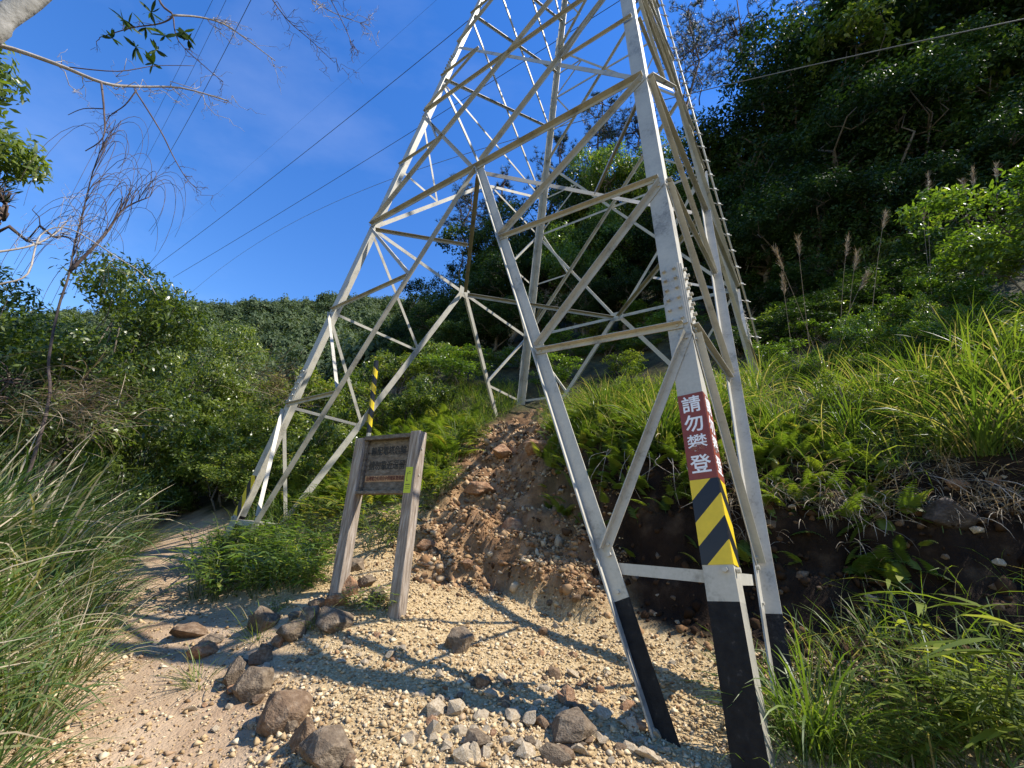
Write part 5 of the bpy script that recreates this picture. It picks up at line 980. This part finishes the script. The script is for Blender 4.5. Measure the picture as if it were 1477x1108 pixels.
for px, py, Yd, s, lab in ((1450, 225, 6.0, 1.15, 'large sunlit yellow-green bush on the crest of the cut bank'), (1345, 400, 6.6, .6, 'smaller bright bush with yellow shoots left of the large sunlit bush')):
    T = at(px, py, Yd); z0 = g1(T[0], T[1]); plant('sunlit_bush', bb, (BARK, LEAF_LIME), (T[0], T[1], z0 - .05), ft.uniform(0, 6), s, max((T[2] - z0), .6) / 2.6, label=lab, cat='bush')
for i, (px, py, Yd, s) in enumerate(((1265, 425, 7.2, .6), (1300, 445, 6.8, .5), (1235, 470, 7.0, .5), (1385, 440, 6.2, .6), (1440, 450, 5.6, .6), (1190, 500, 7.0, .45), (1150, 545, 6.6, .4), (1230, 520, 6.2, .45), (1320, 500, 5.8, .5), (1400, 510, 5.2, .5), (1120, 500, 8.0, .6), (1290, 470, 7.4, .7), (1350, 470, 6.9, .7), (1180, 460, 8.6, .8))):
    shrub(px, py, Yd, i % 2, s, LEAF_LIME, 'small shrub with pale glinting leaves among the bank grass', 'small shrubs on the bank')
for i in range(30):
    x_ = tw.uniform(2.2, 8.5); y_ = tw.uniform(3.2, 9.5); dc_ = float(cliff_d(np.array([x_]), np.array([y_]))[0])
    if dc_ < .45 or dc_ > 3.4: continue
    plant('bank_shrub', SHRUB[i % 2], (BARK, (LEAF_LIME, LEAF_FERN, LEAF_MID)[i % 3]), (x_, y_, g1(x_, y_) - .05), tw.uniform(0, 6.28), tw.uniform(.28, .55), tw.uniform(.3, .6), label='small leafy shrub among the grass tufts on the bank slope', cat='shrub', group='leafy shrubs on the bank slope')
for i, (x_, y_, s_) in enumerate(((-5.3, 9.4, .8), (-4.9, 8.9, .6), (-5.9, 9.9, .9), (-6.5, 10.6, 1.0), (-4.5, 9.3, .8), (-5.4, 10.4, 1.0), (-7.8, 11.0, 1.1), (-7.2, 10.4, .9))):
    plant('shrub', SHRUB[i % 3], (BARK, LEAF_MID), (x_, y_, g1(x_, y_) - .05), tw.uniform(0, 6.28), s_, s_ * .8, label='leafy shrub closing over the trail behind the far pylon foot', cat='shrub', group='shrubs closing over the trail')
# pampas stalks
plume_rng = np.random.default_rng(61)
def pampas(px0, py0, px1, py1, Yd, label='tall dry grass stalk with a feathery tan plume above the bank grass', group='plumed grass stalks on the bank'):
    tip = at(px1, py1, Yd); bx = at(px0, py0, Yd); b = np.array([bx[0], bx[1], g1(bx[0], bx[1])]); r = empty('plume_grass', b); tag(r, label, 'grass', group); P = densify(np.array([b + (0, 0, -.05), b * .5 + tip * .5 + (0, 0, .08), tip])) - b; mb = MB(); mb.tube(P, np.linspace(.008, .003, len(P)), 4); mb.build('stem', STRAW, r)
    d = unit(P[-1] - P[-4]); n = 150; f = plume_rng.random(n); Q = P[-1] - d * (f * .48)[:, None]; az = plume_rng.uniform(0, 6.28, n); vg = Veg(); D = d * 1.0 + rdir(plume_rng, n) * .33 + np.array([.18, 0, 0]); D /= np.linalg.norm(D, axis=1)[:, None]; vg.leaves(Q, D, rdir(plume_rng, n), plume_rng.uniform(.10, .22, n), np.full(n, .005), plume_rng.random(n), .25, (1, .9, .3)); link('plume', vg.mesh('plume'), r, STRAW)
for a_ in ((1180, 500, 1118, 362, 7.6), (1165, 490, 1150, 345, 7.8), (1205, 480, 1222, 345, 7.8), (1215, 480, 1235, 366, 7.6), (1245, 470, 1276, 308, 7.4), (1330, 400, 1338, 255, 7.8), (1335, 410, 1330, 300, 7.8), (1400, 380, 1387, 262, 7.6), (1405, 380, 1402, 246, 7.6), (1425, 360, 1436, 238, 7.6), (1190, 500, 1250, 395, 7.2), (1140, 490, 1128, 400, 8.0)): pampas(*a_)
# dead brush heap, roots in the bank
def brush(name, label, px, py, Yd, n, L, spread):
    C = at(px, py, Yd); rng = np.random.default_rng(71); P = C + rng.normal(size=(n, 3)) * np.array(spread); gzv = gz(P[:, 0], P[:, 1]); P[:, 2] = np.maximum(P[:, 2], gzv); vg = Veg(); az = rng.normal(.6, .9, n); vg.blades(P, az, rng.uniform(-.3, 1.0, n), rng.uniform(.2, 1.6, n), rng.uniform(.4, 1.0, n) * L, np.full(n, .010), rng.random(n) * .8, 6); o = link(name, vg.mesh(name), None, STRAW); tag(o, label, 'brush', kind='stuff')
brush('dead_brush', 'grey-brown heap of dead fern stalks between the evergreen and the pylon leg', 385, 555, 9.6, 260, 1.0, (.35, .4, .35))
brush('dry_scrub', 'dry twiggy scrub under the darker tree left of the trail', 40, 600, 8.0, 170, .9, (.5, .3, .35))
brush('dry_grass_heap', 'arched mass of dry grey grass below the dead sapling', 100, 585, 6.6, 260, 1.1, (.35, .3, .25))
rng_ = np.random.default_rng(81); mb = MB()
for _ in range(46):
    t_ = rng_.uniform(3.0, 7.5); i_ = int(t_); c_ = CLIFF[i_] + (CLIFF[i_ + 1] - CLIFF[i_]) * (t_ - i_); x_, y_ = c_ + np.array([-.1, -.22]); z_ = g1(*(c_ + [.03, .06])); l_ = rng_.uniform(.25, .9)
    P = np.array([[x_ + .1, y_ + .3, z_ + .02], [x_, y_, z_ - .08], [x_ + rng_.normal(0, .12), y_ - rng_.uniform(.02, .15), z_ - l_ * .55], [x_ + rng_.normal(0, .2), y_ - rng_.uniform(.02, .2), z_ - l_]]); mb.tube(densify(P), np.linspace(.005, .002, 13), 4)
tag(mb.build('hanging_roots', BARKW, None, True), 'thin pale roots dangling from the undercut edge of the bank', 'roots', kind='stuff')
